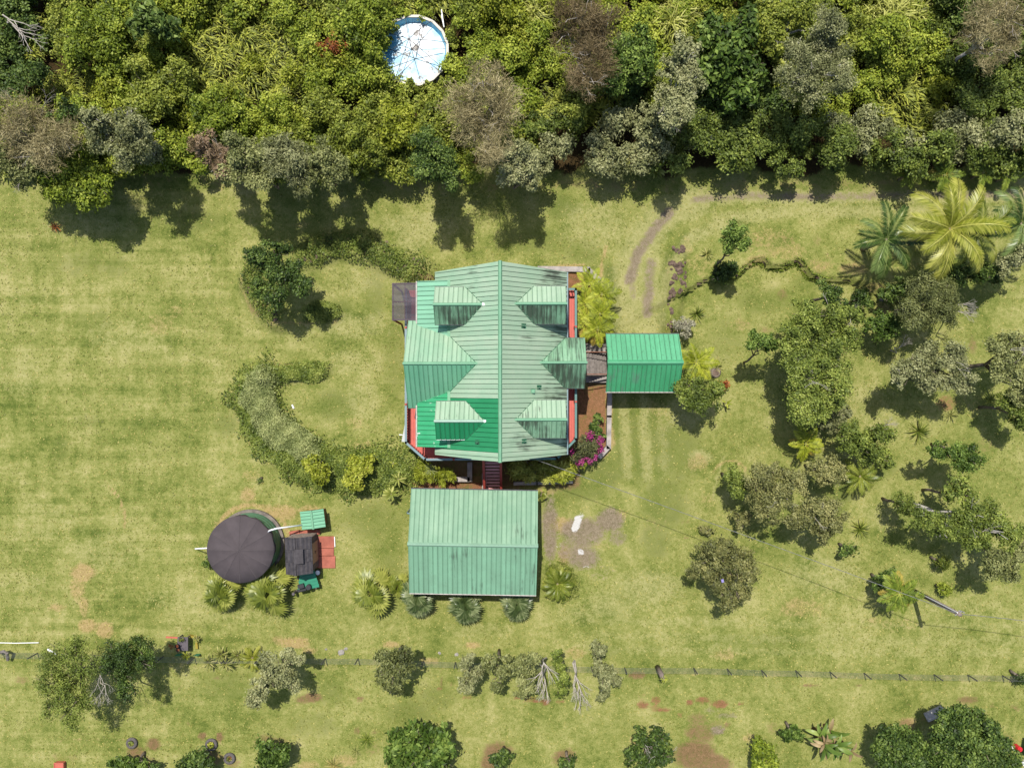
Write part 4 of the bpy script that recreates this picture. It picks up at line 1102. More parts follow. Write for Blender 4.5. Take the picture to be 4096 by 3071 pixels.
def branchy(mb, p, d, L_, r, depth, rnd, spread=.55, sides=4):
    p = Vector(p); d = Vector(d).normalized()
    q1 = p + d * L_ * .5 + Vector((rnd.uniform(-1, 1), rnd.uniform(-1, 1), rnd.uniform(-1, 1))) * L_ * .07
    q2 = p + d * L_
    mb.tube([p, q1, q2], [r, r * .8, r * .62], sides, cap=False)
    if depth <= 0: return
    for i in range(rnd.choice((2, 2, 3))):
        nd = (d + Vector((rnd.uniform(-1, 1), rnd.uniform(-1, 1), rnd.uniform(-.6, .8))) * spread).normalized()
        branchy(mb, q2 if i else q1.lerp(q2, .6), nd, L_ * rnd.uniform(.55, .8), r * .6, depth - 1, rnd, spread, sides)

# ---- fronds and blades (shared mesh data)
def pinnate_mesh(name, mat, n=26, leaf=.42, w=.045, elev=.7, droop=1.5, ang=.95, hang=.35, var=.5, seed=1, prof='palm', dry=0):
    """frond of length 1 along +x"""
    rng = random.Random(seed); V, Q, A_ = [], [], []
    pts = []; x = z = 0.; steps = n
    for i in range(steps + 1):
        t = i / steps; a = elev - droop * t ** 1.3; pts.append((x, z, a, t)); x += math.cos(a) / steps; z += math.sin(a) / steps
    def quad(a, b, c, d, v): 
        o = len(V); V.extend([a, b, c, d]); Q.append((o, o + 1, o + 2, o + 3)); A_.append(v)
    for i in range(0, steps, 2):
        (x0, z0, a0, t0), (x1, z1, a1, t1) = pts[i], pts[min(i + 2, steps)]
        ww = .012 * (1 - .7 * t0)
        quad((x0, -ww, z0 + .004), (x1, -ww * .9, z1 + .004), (x1, ww * .9, z1 + .004), (x0, ww, z0 + .004), min(1, var + .35))
    for i in range(2, steps + 1):
        x, z, a, t = pts[i]
        if prof == 'palm': ln = leaf * (math.sin(math.pi * (.12 + .80 * t)) ** .6)
        else: ln = leaf * (math.sin(math.pi * min(1, .16 + .84 * t)) ** .75) * (1.1 - .35 * t)
        ln *= rng.uniform(.88, 1.1)
        for s in (-1, 1):
            aa = ang * (1 - .35 * t) + rng.uniform(-.06, .06); h = hang + rng.uniform(-.12, .12)
            fx, fy = math.cos(aa) * math.cos(a), math.sin(aa) * s; fz = math.cos(aa) * math.sin(a)
            dz = -h
            tip = (x + fx * ln, fy * ln, z + fz * ln + dz * ln); mid = (x + fx * ln * .45, fy * ln * .45, z + fz * ln * .45 + dz * ln * .25)
            wx, wz = w * math.cos(a), w * math.sin(a)
            v = min(1, max(0, var + rng.uniform(-.22, .22)))
            quad((x, 0, z), (mid[0] - wx * .5, mid[1], mid[2] - wz * .5), tip, (mid[0] + wx * .5, mid[1], mid[2] + wz * .5), v)
    return np_mesh(name, V, Q, M[mat], A_)
def blade_mesh(name, mat, w=.12, elev=1.0, droop=1.4, var=.5, fold=.25, segs=5):
    V, Q, A_ = [], [], []; x = z = 0.; rows = []
    for i in range(segs + 1):
        t = i / segs; a = elev - droop * t; ww = w * .5 * (math.sin(math.pi * min(1, .14 + .86 * t)) ** .7 if t < 1 else .02)
        rows.append((x, z, ww)); x += math.cos(a) / segs; z += math.sin(a) / segs
    for i, (x, z, ww) in enumerate(rows): V += [(x, -ww, z + ww * fold), (x, 0, z), (x, ww, z + ww * fold)]
    for i in range(segs):
        a = 3 * i
        Q += [(a, a + 3, a + 4, a + 1), (a + 1, a + 4, a + 5, a + 2)]; A_ += [var, min(1, var + .08)]
    return np_mesh(name, V, Q, M[mat], A_)
def fan_mesh(name, mat, n=22, span=5.0, pet=.55, var=.5, elev=.8, seed=1):
    rng = random.Random(seed); V, Q, A_ = [], [], []
    hx, hz = pet * math.cos(elev), pet * math.sin(elev); w = .016
    V += [(0, -w, 0), (hx, -w, hz), (hx, w, hz), (0, w, 0)]; Q.append((0, 1, 2, 3)); A_.append(.9)
    tilt = elev - .75
    for i in range(n):
        a = -span / 2 + span * i / (n - 1); ln = (1 - pet) * (1.05 - .22 * abs(a) / (span / 2)) * rng.uniform(.9, 1.1); up = .05 * (1 if i % 2 else -1)
        dx, dy = math.cos(a), math.sin(a); px_, py_ = -dy, dx
        def pt(l, s, dz):
            X = dx * l + px_ * s; Y = dy * l + py_ * s
            return (hx + X * math.cos(tilt), Y, hz + X * math.sin(tilt) + dz)
        ww = .085 * ln / .45; o = len(V)
        V += [pt(0, 0, 0), pt(ln * .55, -ww * .5, up * .35 - ln * .02), pt(ln * .62, 0, up * .9 - ln * .03), pt(ln * .55, ww * .5, up * .35 - ln * .02), pt(ln, 0, -ln * rng.uniform(.12, .32))]
        v = min(1, max(0, var + rng.uniform(-.2, .2)))
        Q += [(o, o + 1, o + 2, o + 3), (o + 1, o + 4, o + 3, o + 2)]; A_ += [v, min(1, v + .06)]
    return np_mesh(name, V, Q, M[mat], A_)
_cache = {}
def cached(key, fn):
    if key not in _cache: _cache[key] = fn()
    return _cache[key]
def put(name, me, root, az, pitch, scale, z, off=0.0, roll=0.):
    o = bpy.data.objects.new(name, me); COL.objects.link(o); o.parent = root
    o.location = (off * math.cos(az), off * math.sin(az), z)
    o.rotation_euler = (roll, -pitch, az); o.scale = (scale, scale, scale); return o
def trunk_of(root, h, r, mat='palm_trunk', lean=(0, 0)):
    mb = MB(); k = 7
    mb.tube([(lean[0] * (t / k) ** 1.5, lean[1] * (t / k) ** 1.5, h * t / k) for t in range(k + 1)], [r * (1.25 - .35 * t / k) * (1.06 if t % 2 else .96) for t in range(k + 1)], 8)
    mb.build('trunk', M[mat], root, True, (0, 0, 0))
def palm(label, px, py, h, R, mat, n=16, group=None, seed=1, name='coconut_palm', cat='palm', tr=.14):
    rnd = random.Random(seed); c = PV(px, py, h); root = thing(name, label, cat, (c.x, c.y, 0), group)
    trunk_of(root, h, tr)
    for k in range(n):
        tier = k % 3; el = (1.05, .75, .35)[tier]; dr = (1.5, 1.55, 1.35)[tier]
        me = cached(('palm', mat, tier, k % 2), lambda: pinnate_mesh('palm_frond', mat, 52, .25, .03, el, dr, .95, .42, .42 + .16 * (k % 2) + .1 * tier, seed=tier * 3 + k % 2))
        put('frond', me, root, k * 2.399 + rnd.uniform(-.2, .2), rnd.uniform(-.12, .12), R * rnd.uniform(.92, 1.15), h, .05, rnd.uniform(-.35, .35))
    return root
def tree_fern(label, px, py, h, R, mat='tree_fern', n=9, group=None, seed=1, brown=2, name='tree_fern'):
    rnd = random.Random(seed); c = PV(px, py, h); root = thing(name, label, 'tree fern', (c.x, c.y, 0), group)
    trunk_of(root, h, .07)
    for k in range(n + brown):
        br = k >= n; mm = 'fern_brown' if br else mat; tier = 2 if br else k % 3
        el = (.55, .35, -.05)[tier]; dr = (1.0, .95, .8)[tier]
        me = cached(('fern', mm, tier), lambda: pinnate_mesh('fern_frond', mm, 17, .32, .074, el, dr, 1.15, .12, .35 + .15 * tier, seed=tier, prof='fern'))
        put('frond', me, root, k * 2.399 + rnd.uniform(-.25, .25), rnd.uniform(-.1, .1), R * rnd.uniform(.85, 1.15) * (.9 if br else 1), h - (.1 if br else 0), .03, rnd.uniform(-.2, .2))
    return root
def fan_palm(label, px, py, h, R, mat='fan', n=24, group=None, seed=1):
    n = int(n * .6); R *= 1.18
    rnd = random.Random(seed); c = PV(px, py, h * .8); root = thing('fan_palm', label, 'palm', (c.x, c.y, 0), group)
    trunk_of(root, h * .55, .11)
    for k in range(n):
        tier = k % 4; el = (1.35, 1.0, .6, .15)[tier]
        me = cached(('fan', mat, tier, k % 2), lambda: fan_mesh('fan_leaf', mat, 20, 4.2, .5, .35 + .12 * tier + .08 * (k % 2), el, seed=tier * 2 + k % 2))
        put('fan_leaf', me, root, k * 2.399 + rnd.uniform(-.25, .25), rnd.uniform(-.12, .12), R * rnd.uniform(.85, 1.12), h * .55, .03, rnd.uniform(-.4, .4))
    return root
def rosette(name, label, cat, px, py, R, mat, n=18, w=.13, group=None, seed=1, elev=(1.2, .8, .35), droop=1.3, z=0., stem=0., kind='leaf'):
    rnd = random.Random(seed); c = PV(px, py, z + stem); root = thing(name, label, cat, (c.x, c.y, z if z else gz(c.x, c.y)), group)
    if stem:
        mb = MB(); mb.tube([(0, 0, -.05), (0, 0, stem)], [.05, .04], 6); mb.build('stem', M['bark'], root, False, (0, 0, 0))
    for k in range(n):
        t = k % 3
        me = cached(('blade', mat, round(w, 3), t, elev[t], droop), lambda: blade_mesh('blade', mat, w, elev[t], droop, .3 + .22 * t))
        put(kind, me, root, k * 2.399 + rnd.uniform(-.3, .3), rnd.uniform(-.15, .15), R * rnd.uniform(.8, 1.15), stem, .03, rnd.uniform(-.3, .3))
    return root
def blades_stuff(name, pts, mat, L_, w, lean, seed, label=None, cat=None, root_kind='stuff', jitter=.7, parent=None):
    """many arched blades as one mass; pts = (x,y,z) array"""
    rng = np.random.default_rng(seed); n = len(pts); pts = np.asarray(pts, float)
    d = unit(np.array([lean]) + rng.normal(size=(n, 3)) * jitter * np.array([1, 1, .35])); d[:, 2] = np.abs(d[:, 2]) * .8 + .12; d = unit(d)
    s = unit(np.cross(d, np.array([[0, 0, 1.]]))); l = L_ * rng.uniform(.55, 1.25, (n, 1)); ww = w * rng.uniform(.7, 1.2, (n, 1))
    p1 = pts + d * l * .55; d2 = d.copy(); d2[:, 2] -= .75; d2 = unit(d2); p2 = p1 + d2 * l * .55
    V = np.stack([pts, p1 - s * ww * .5, p1 + np.array([0, 0, .0]), p1 + s * ww * .5, p2], 1).reshape(-1, 3)
    i = np.arange(n)[:, None] * 5
    Q = np.concatenate([i + np.array([[0, 1, 2, 3]]), i + np.array([[1, 4, 3, 2]])])
    v = rng.uniform(0, 1, n)
    o = link(name, np_mesh(name, V, Q, M[mat], np.concatenate([v, v])), parent)
    if root_kind: o["kind"] = root_kind
    return o
def disc_pts(px, py, rx, ry, n, rng, z0=0., dome=0.):
    a = rng.uniform(0, 2 * np.pi, n); r = np.sqrt(rng.uniform(0, 1, n)); zz = z0 + dome * (1 - r * r)
    X = np.empty((n, 3)); f = (CAM_H - zz) / CAM_H
    X[:, 0] = (px + rx * r * np.cos(a) - 2048) / PXM * f; X[:, 1] = (1535.5 - (py + ry * r * np.sin(a))) / PXM * f; X[:, 2] = zz
    return X

# ------------------------------------------------------------------ the thicket along the top
F = [
 ('grey_needle', 'needle', 'ironwood_tree', 'large pale feathery grey tree at the far left of the thicket', [(50, 500, 85), (150, 510, 105), (240, 560, 80), (110, 590, 80), (190, 600, 70)], 7.5, 'dead', 3),
 ('dark_leaf', 'ohia', 'evergreen_tree', 'small dark evergreen crown right of the pale feathery tree', [(255, 450, 48), (300, 470, 42)], 6.0, 'bark', 0),
 ('ohia_silver', 'ohia', 'ohia_tree', 'grey green tree with bare whitish twig tips left of the fern hollow', [(370, 480, 48), (430, 540, 68), (520, 490, 58), (560, 585, 55), (480, 620, 52)], 7.5, 'bark_pale', 6),
 ('bright', 'leafy', 'broadleaf_tree', 'bright green broad leaved tree bulging onto the left lawn', [(180, 610, 78), (260, 670, 95), (340, 715, 84), (220, 735, 66), (410, 760, 52), (320, 775, 62), (250, 770, 50)], 5.0, 'bark', 0),
 ('ohia', 'ohia', 'ohia_tree', 'dark grey tree in the lower left corner of the thicket', [(30, 650, 70), (90, 690, 62), (130, 640, 50)], 6.0, 'bark', 2),
 ('pink_twig', 'twig', 'twiggy_tree', 'pinkish twiggy tree leaning over the thicket edge', [(805, 580, 50), (850, 630, 48), (880, 680, 40)], 7.0, 'dead', 2),
 ('ohia', 'ohia', 'ohia_tree', 'dark crowned tree right of the pinkish twiggy tree', [(940, 590, 66), (1000, 670, 75), (1065, 620, 60), (935, 690, 50), (1030, 720, 45)], 7.6, 'bark', 0),
 ('ohia_silver', 'twig', 'ohia_tree', 'grey brown tree with thin trunks beside the dark crowned tree', [(1130, 650, 70), (1190, 715, 52), (1110, 590, 58), (1180, 620, 50)], 7.6, 'bark_pale', 3),
 ('ohia', 'ohia', 'ohia_tree', 'dark tree leaving a long pointed shadow left of centre', [(1290, 630, 60), (1255, 690, 60), (1345, 690, 52)], 7.6, 'bark', 0),
 ('guava', 'leafy', 'guava_tree', 'yellow green guava tree below the pool on the left', [(1420, 560, 72), (1490, 610, 60), (1370, 540, 62), (1440, 640, 50)], 4.2, 'bark', 0),
 ('lime', 'leafy', 'guava_tree', 'bright yellow green guava tree straight below the pool', [(1600, 480, 70), (1580, 560, 66), (1650, 540, 58)], 4.2, 'bark', 0),
 ('dark_leaf', 'ohia', 'ohia_tree', 'dark green tree left of the tall grey feathery tree', [(1700, 560, 58), (1740, 625, 70), (1700, 690, 48), (1790, 690, 52)], 7.4, 'bark', 0),
 ('grey_needle', 'needle', 'ironwood_tree', 'tall pale feathery grey tree below and right of the pool', [(1930, 330, 70), (1870, 430, 88), (1965, 430, 100), (1920, 530, 90), (2015, 480, 60), (1960, 600, 70)], 8.6, 'dead', 5),
 ('ohia_silver', 'ohia', 'ohia_tree', 'blue grey tree at the thicket edge above the house ridge', [(2070, 600, 60), (2105, 680, 50), (2040, 690, 50), (2120, 730, 36)], 6.8, 'bark', 0),
 ('brown_needle', 'needle', 'ironwood_tree', 'tall brownish feathery tree at the top right of the pool', [(2300, 60, 90), (2340, 150, 108), (2365, 250, 90), (2270, 140, 78), (2430, 100, 70), (2330, 330, 60)], 8.6, 'dead', 4),
 ('ohia_silver', 'ohia', 'ohia_tree', 'tall slender silvery green tree right of centre in the thicket', [(2745, 215, 58), (2690, 285, 52), (2765, 300, 48), (2680, 400, 56), (2740, 380, 55), (2705, 455, 55)], 8.2, 'bark_pale', 3),
 ('ohia_silver', 'fine', 'ohia_tree', 'big silvery grey tree in the upper right thicket', [(3330, 90, 62), (3290, 160, 72), (3200, 215, 62), (3305, 255, 78), (3180, 305, 62), (3345, 310, 62), (3235, 355, 62)], 8.0, 'bark_pale', 2),
 ('grey_needle', 'needle', 'ironwood_tree', 'feathery grey tree in the top right corner of the photo', [(3950, 60, 82), (4040, 80, 72), (3900, 140, 70), (4020, 165, 66), (3960, 220, 56)], 8.0, 'dead', 5),
 ('glossy', 'big', 'umbrella_tree', 'umbrella leaved green tree right of the slender silvery tree', [(2880, 220, 98), (2960, 150, 90), (2985, 280, 82), (2900, 330, 72), (2840, 120, 60), (2960, 370, 60)], 5.6, 'bark', 0),
 ('glossy', 'leafy', 'broadleaf_tree', 'glossy tree with orange old leaves beside the brownish feathery tree', [(2480, 240, 76), (2540, 190, 70), (2470, 320, 62), (2560, 290, 50)], 5.6, 'bark', 0),
 ('guava', 'leafy', 'guava_tree', 'yellow green tree with bare twigs along the top edge right of centre', [(3120, 60, 88), (3210, 40, 60), (3090, 150, 60), (3260, 130, 44)], 5.4, 'bark_pale', 4),
 ('bright', 'thicket', 'rounded_shrub', 'rounded bright green shrub in the right hand fern field', [(3520, 165, 80), (3600, 190, 90), (3560, 125, 60)], 3.6, 'bark', 0),
 ('bright', 'thicket', 'rounded_shrub', 'rounded bright green shrub hugging the left of the pool', [(1450, 110, 95), (1480, 40, 80), (1395, 60, 60), (1490, 200, 44)], 4.0, 'bark', 0),
 ('bright', 'thicket', 'rounded_shrub', 'broad bright green dome in the upper left thicket', [(400, 120, 108), (480, 95, 80), (330, 190, 80), (440, 210, 82)], 3.8, 'bark', 0),
 ('bright', 'thicket', 'rounded_shrub', 'bright green dome left of the fern slope', [(880, 430, 92), (930, 490, 72), (850, 520, 62)], 3.8, 'bark', 0),
 ('guava', 'thicket', 'rounded_shrub', 'wide olive dome in the middle of the left thicket', [(600, 370, 108), (690, 320, 88), (560, 440, 76)], 3.8, 'bark', 0),
 ('dark_leaf', 'big', 'feathery_tree', 'feathery mid green tree at the top left of the fern slope', [(600, 70, 66), (650, 100, 56), (560, 110, 44)], 5.2, 'bark', 0),
 ('red_leaf', 'fine', 'rusty_shrub', 'rust coloured dying shrub left of the pool', [(1340, 170, 44), (1300, 205, 32), (1390, 165, 30)], 3.0, 'bark', 0),
]
for mat, kind, nm, label, lobes, h, bark, tw in F:
    lb = [(x, y, r) for x, y, r in lobes]
    mx_, my_ = sum(l_[0] for l_ in lb) / len(lb), sum(l_[1] for l_ in lb) / len(lb)
    tree(nm, label, lb, h, kind, mat, 'shrub' if 'shrub' in nm else 'tree', None, (2048 + (mx_ - 2048) * (1 - h * .75 / CAM_H), min(1535 - (1535 - my_) * (1 - h * .75 / CAM_H), 692)), .12, bark, .95, tw, -.8, skirt=(my_ > 520 and kind != 'needle'))
# continuous undergrowth between them
rngT = np.random.default_rng(7)
fern_zones = [(940, 190, 150, 190), (1150, 200, 110, 230), (2690, 80, 90, 90), (3560, 40, 190, 60), (3640, 400, 140, 130), (3500, 330, 80, 80), (2390, 440, 110, 60), (2160, 420, 70, 70), (330, 330, 90, 60), (230, 360, 100, 60), (130, 150, 60, 90), (780, 300, 60, 120), (1660, 20, 140, 40)]
def in_fern(px, py): return any(((px - x) / rx) ** 2 + ((py - y) / ry) ** 2 < 1 for x, y, rx, ry in fern_zones)
bag = {}
ypx = -230.
while ypx < 690:
    xpx = -120.
    while xpx < 4220:
        px = xpx + rngT.uniform(-34, 34); py = ypx + rngT.uniform(-30, 30); xpx += 92
        w = P(px, py, 1.0)
        if (w[0] - pc.x) ** 2 + (w[1] - pc.y) ** 2 < (PR + .55) ** 2 or (in_fern(px, py) and rngT.uniform() < .72): continue
        front = py > 600
        edge_y = 690 + 14 * math.sin(px * .011) - (18 if px > 2300 else 0)
        if py > edge_y: continue
        u = math.sin(px * .0041 + 1.3) + math.sin(py * .009 + px * .002) + rngT.uniform(-.9, .9)
        if px > 2130 and py > 470: mk = 'ohia_green' if u > -1.1 else 'ohia_silver'
        elif px > 3750: mk = 'dark_leaf' if u > .3 else 'ohia_green'
        elif 2100 < px < 3150 and py > 300: mk = 'dark_leaf' if u > .0 else 'guava'
        elif px < 260 and py < 400: mk = 'dark_leaf' if u > 0 else 'fern_mass'
        else: mk = 'guava' if u > .55 else ('lime' if u < -1.25 else 'bright')
        r = rngT.uniform(.72, 1.15) * (.8 if front else 1)
        z = (rngT.uniform(1.2, 2.6) if px > 2150 and py > 480 else rngT.uniform(.5, 1.9)) + (.6 if rngT.uniform() < .2 else 0)
        bag.setdefault(mk, []).append((PV(px, py, z), r))
    ypx += 74.
for k_, (px, py, r, z) in enumerate(((1528, 120, .7, 1.2), (1520, 190, .6, 1.1), (1540, 60, .6, 1.3), (1600, 40, .55, 1.2), (1640, 345, .45, 1.3), (1610, 355, .4, 1.1), (1720, 355, .5, 1.0), (1690, 50, .5, 1.1), (1805, 150, .6, .9), (1800, 260, .6, 1.0), (1500, 270, .6, 1.2))):
    bag.setdefault('bright' if k_ % 2 else 'guava', []).append((PV(px, py, z), r))
for mk, lob in bag.items():
    o = link('shrub_thicket', leaves_mesh('shrub_thicket', [((c.x, c.y, c.z), r) for c, r in lob], 'thicket', M[mk], 300 + len(lob), .95, -.2))
    o["kind"] = "stuff"; o["label"] = {'bright': 'bright green mass of thicket shrubs', 'guava': 'olive green mass of guava scrub', 'lime': 'yellow green patches of thicket scrub', 'dark_leaf': 'dark green mass of thicket scrub', 'ohia_green': 'grey green hedge of scrub along the right thicket edge', 'ohia_silver': 'silvery scrub in the right thicket edge', 'fern_mass': 'ferny scrub in the left thicket corner'}[mk]
allp = []
for x, y, rx, ry in fern_zones:
    n = int(math.pi * rx * ry / PXM ** 2 * 120); fp_ = disc_pts(x, y, rx * 1.12, ry * 1.12, n, rngT, .35, .5); fp_[:, 2] += .45 * np.sin(fp_[:, 0] * 2.1 + 1) * np.sin(fp_[:, 1] * 2.6) + .2 * np.sin(fp_[:, 0] * 5 + fp_[:, 1] * 3); allp.append(fp_)
o = blades_stuff('fern_thicket', np.concatenate(allp), 'fern_mass', .62, .075, (.6, -.35, .6), 5, jitter=.55); o["label"] = 'mass of long arching ferns in the thicket'
o = blades_stuff('cane_grass', np.concatenate([disc_pts(2690, 90, 80, 80, 420, rngT, 1.2, 1.2), disc_pts(3590, 60, 120, 60, 260, rngT, 1.0, .8), disc_pts(2150, 60, 60, 70, 240, rngT, .8, .9)]), 'reed', 1.0, .07, (.2, -.2, .8), 6); o["label"] = 'tall pale cane grass at the top of the thicket'
db = wthing('dead_branch', 'pale bare branches in the top left corner of the thicket', 'branch', P(60, 130)); rnd = random.Random(4); mb = MB()
for k in range(3): branchy(mb, PV(10 + 20 * k, 60 + 20 * k, 4.0), (1, -.5 - .3 * k, .2), 1.1, .04, 3, rnd, .45)
mb.bar(P(30, 90, .2), P(30, 90, 4.2), .08, .08); mb.build('bare_branches', M['dead'], db)

# plants at the thicket foot
for k, (px, py, R, l) in enumerate(((2440, 668, .62, 'leftmost pale rosette at the thicket foot above the driveway'), (2498, 660, .66, 'pale rosette second from left at the thicket foot'), (2552, 664, .66, 'pale rosette third from left at the thicket foot'), (2622, 678, .66, 'rightmost pale rosette at the thicket foot, set apart'))):
    rosette('rosette_plant', l, 'plant', px, py, R, 'rosette', 20, .24, 'pale rosettes at the thicket foot', 40 + k, (1.0, .65, .25), 1.0, stem=.5)
for k, (px, py, R, l) in enumerate(((1457, 700, .75, 'left sword fern standing at the thicket foot'), (1545, 690, .85, 'middle sword fern at the thicket foot, with spiky shadow'), (1700, 690, .85, 'right sword fern at the thicket foot near the blue grey tree'))):
    rosette('sword_fern', l, 'fern', px, py, R, 'fern_green', 20, .10, 'sword ferns at the thicket foot', 50 + k, (1.2, .8, .5), 1.2, stem=.25, kind='frond')
for k, (px, py, h, R, l) in enumerate(((3640, 695, 1.5, 1.05, 'green tree fern at the thicket foot above the dark palm'), (3780, 700, 1.5, 1.15, 'tree fern at the thicket foot above the yellow palm'), (3935, 690, 1.4, .95, 'tree fern at the thicket foot near the right edge'), (4030, 705, 1.2, .9, 'rightmost tree fern at the thicket foot'))):
    tree_fern(l, px, py, h, R, 'fern_green', 8, 'tree ferns at the thicket foot', 60 + k, 2)
for k, (px, py, l) in enumerate(((530, 680, 'pale green leaf rosette between shadowed trunks at the left thicket edge'), (795, 660, 'small pale rosette below the pinkish twiggy tree'), (12, 690, 'yellow green rosette at the left border of the photo'))):
    rosette('rosette_plant', l, 'plant', px, py, .55, 'rosette', 14, .2, None, 70 + k, (1.0, .6, .2), 1.0, stem=.4)
rosette('red_cordyline', 'red spiky rosette alone on the left lawn', 'plant', 222, 908, .36, 'red_leaf', 22, .12, None, 80, (1.2, .7, .2), .7, stem=.15)

# ------------------------------------------------------------------ trees and shrubs on the lawn
def T(*a, **k): return tree(*a, **k)
T('ohia_tree', 'dark crowned tree on the upper left rock mound', [(1040, 1030, 52), (1125, 1005, 40), (1090, 1085, 62), (1160, 1115, 50), (1120, 1180, 48), (1205, 1150, 46), (1050, 1150, 48), (1000, 1010, 26), (1180, 1075, 40)], 4.6, 'ohia', 'dark_leaf', bark='bark')
T('lemon_shrub', 'yellow green shrub on the left side of the hedge mound', [(1265, 1870, 48), (1225, 1850, 26), (1290, 1905, 34)], 2.2, 'leafy', 'lime', 'shrub')
T('lemon_shrub', 'larger yellow green shrub in the middle of the hedge mound', [(1420, 1880, 50), (1455, 1860, 40), (1400, 1920, 38), (1430, 1935, 30)], 2.4, 'leafy', 'lime', 'shrub')
# upper right garden
T('narrow_tree', 'narrow upright tree behind the rock ledge casting a long shadow', [(2950, 925, 40), (2915, 955, 30), (2965, 975, 32), (2925, 990, 26)], 5.6, 'ohia', 'glossy', base=(2850, 1070), tr=.07)
T('ledge_shrub', 'dark shrub growing on the rock ledge below the narrow tree', [(2895, 1088, 42), (2930, 1078, 32), (2862, 1110, 26)], 1.4, 'ohia', 'dark_leaf', 'shrub')
T('young_tree', 'round headed young tree with a thin shadow left of the big orchard tree', [(3040, 1360, 44), (3075, 1375, 32), (3015, 1375, 28)], 5.0, 'ohia', 'glossy', base=(2975, 1450), tr=.07)
T('garage_tree', 'round tree touching the lower right corner of the garage', [(2770, 1565, 62), (2840, 1585, 54), (2790, 1610, 46), (2720, 1555, 40), (2870, 1550, 34)], 4.0, 'ohia', 'ohia_green')
T('ohia_tree', 'dark small crown on top of the big orchard tree', [(3310, 1165, 48), (3345, 1195, 36)], 3.6, 'ohia', 'dark_leaf')
T('ohia_tree', 'big spreading orchard tree right of the garage, upper half', [(3235, 1270, 72), (3330, 1255, 60), (3185, 1350, 70), (3300, 1360, 88), (3395, 1350, 52), (3180, 1430, 56), (3270, 1440, 60), (3400, 1260, 40)], 5.6, 'ohia', 'ohia_green', tr=.16, twigs=5)
T('ohia_tree', 'big spreading orchard tree right of the garage, lower half', [(3210, 1510, 72), (3320, 1490, 66), (3190, 1600, 78), (3290, 1600, 72), (3240, 1670, 52), (3370, 1560, 44)], 5.4, 'ohia', 'ohia_green', tr=.16, twigs=2)
T('scraggly_shrub', 'thin scraggly shrub below the big orchard tree', [(3340, 1670, 46), (3380, 1650, 34), (3310, 1695, 34), (3270, 1710, 30)], 2.0, 'sparse', 'ohia_silver', 'shrub')
T('ohia_tree', 'dense olive tree with white bare twigs below the yellow palm', [(3690, 1165, 74), (3765, 1195, 70), (3620, 1230, 56), (3720, 1265, 62), (3805, 1250, 52), (3660, 1290, 40)], 5.0, 'fine', 'ohia', twigs=0)
T('dark_shrub', 'dark shrub left of the dense olive tree', [(3455, 1205, 44), (3425, 1195, 26)], 1.8, 'ohia', 'dark_leaf', 'shrub')
T('dark_shrub', 'glossy dark shrub under the left side of the dense olive tree', [(3540, 1290, 52), (3500, 1310, 40), (3575, 1320, 36)], 3.0, 'ohia', 'glossy', 'shrub')
T('dark_shrub', 'dark shrub above the dense olive tree', [(3570, 1165, 42), (3600, 1145, 32), (3545, 1190, 28)], 2.2, 'ohia', 'dark_leaf', 'shrub')
T('dark_hedge_tree', 'dark tree under the yellow palm near the right edge', [(3830, 1095, 46), (3900, 1085, 44), (3965, 1095, 46), (3935, 1115, 34)], 3.6, 'ohia', 'dark_leaf')
T('ohia_tree', 'pale tree at the right border below the edge palm', [(4050, 1040, 56), (4095, 1000, 52), (4020, 1070, 38)], 4.6, 'ohia', 'ohia_silver')
T('ohia_tree', 'wide flat crowned tree in the middle of the right orchard', [(3640, 1470, 64), (3720, 1430, 60), (3800, 1440, 60), (3720, 1520, 68), (3830, 1525, 60), (3600, 1510, 36)], 5.2, 'ohia', 'ohia_silver', tr=.14, twigs=3)
T('ohia_tree', 'tall ragged tree at the right border beside the wide crowned tree', [(4010, 1400, 58), (4075, 1370, 60), (4045, 1480, 68), (4090, 1560, 66), (3980, 1460, 36)], 5.6, 'ohia', 'ohia', tr=.14, twigs=3)
T('ohia_tree', 'smaller tree at the right border under the ragged tree', [(4060, 1630, 52), (4095, 1680, 48), (4030, 1600, 36)], 4.0, 'ohia', 'ohia_green')
T('ohia_tree', 'two part tree with reddish edge in the lower orchard centre', [(3390, 1735, 52), (3450, 1770, 64), (3525, 1735, 44), (3400, 1790, 40)], 3.6, 'ohia', 'ohia_green')
T('leafy_shrub', 'light leafy shrub left of the fern clump in the orchard', [(3470, 1830, 44), (3535, 1830, 44), (3560, 1850, 26)], 2.4, 'ohia', 'ohia_green', 'shrub')
T('ohia_tree', 'small reddish leaved tree beside the orchard tree fern', [(3270, 1865, 50), (3335, 1885, 46), (3300, 1905, 36)], 3.6, 'ohia', 'ohia_red')
T('ohia_tree', 'curved dark tree above the fallen trunk on the right', [(3740, 1800, 34), (3830, 1812, 48), (3885, 1835, 44), (3840, 1850, 36), (3785, 1800, 34)], 4.6, 'ohia', 'glossy', base=(3725, 1775))
T('ohia_tree', 'bushy crown left of the leaning trunk on the right lawn', [(3625, 2005, 42), (3650, 2040, 32), (3600, 2030, 26)], 3.2, 'twig', 'ohia_green')
T('ohia_tree', 'thin crown above the leaning trunk on the right lawn', [(3835, 1950, 52), (3790, 1975, 36), (3870, 1980, 38)], 4.4, 'sparse', 'ohia_green', base=(3690, 1960))
T('ohia_tree', 'long sprawling tree with leaning pale trunk at the right', [(3700, 2075, 44), (3765, 2110, 52), (3880, 2060, 68), (3960, 2085, 70), (3900, 2140, 58), (4020, 2130, 56), (3820, 2140, 40)], 4.8, 'ohia', 'ohia_green', base=(3640, 2010), tr=.15, bark='bark_pale', twigs=4)
T('ohia_tree', 'loose tree at the right border below the sprawling tree', [(3985, 2255, 62), (4065, 2225, 50), (4040, 2290, 40), (4085, 2180, 36)], 4.6, 'ohia', 'ohia')
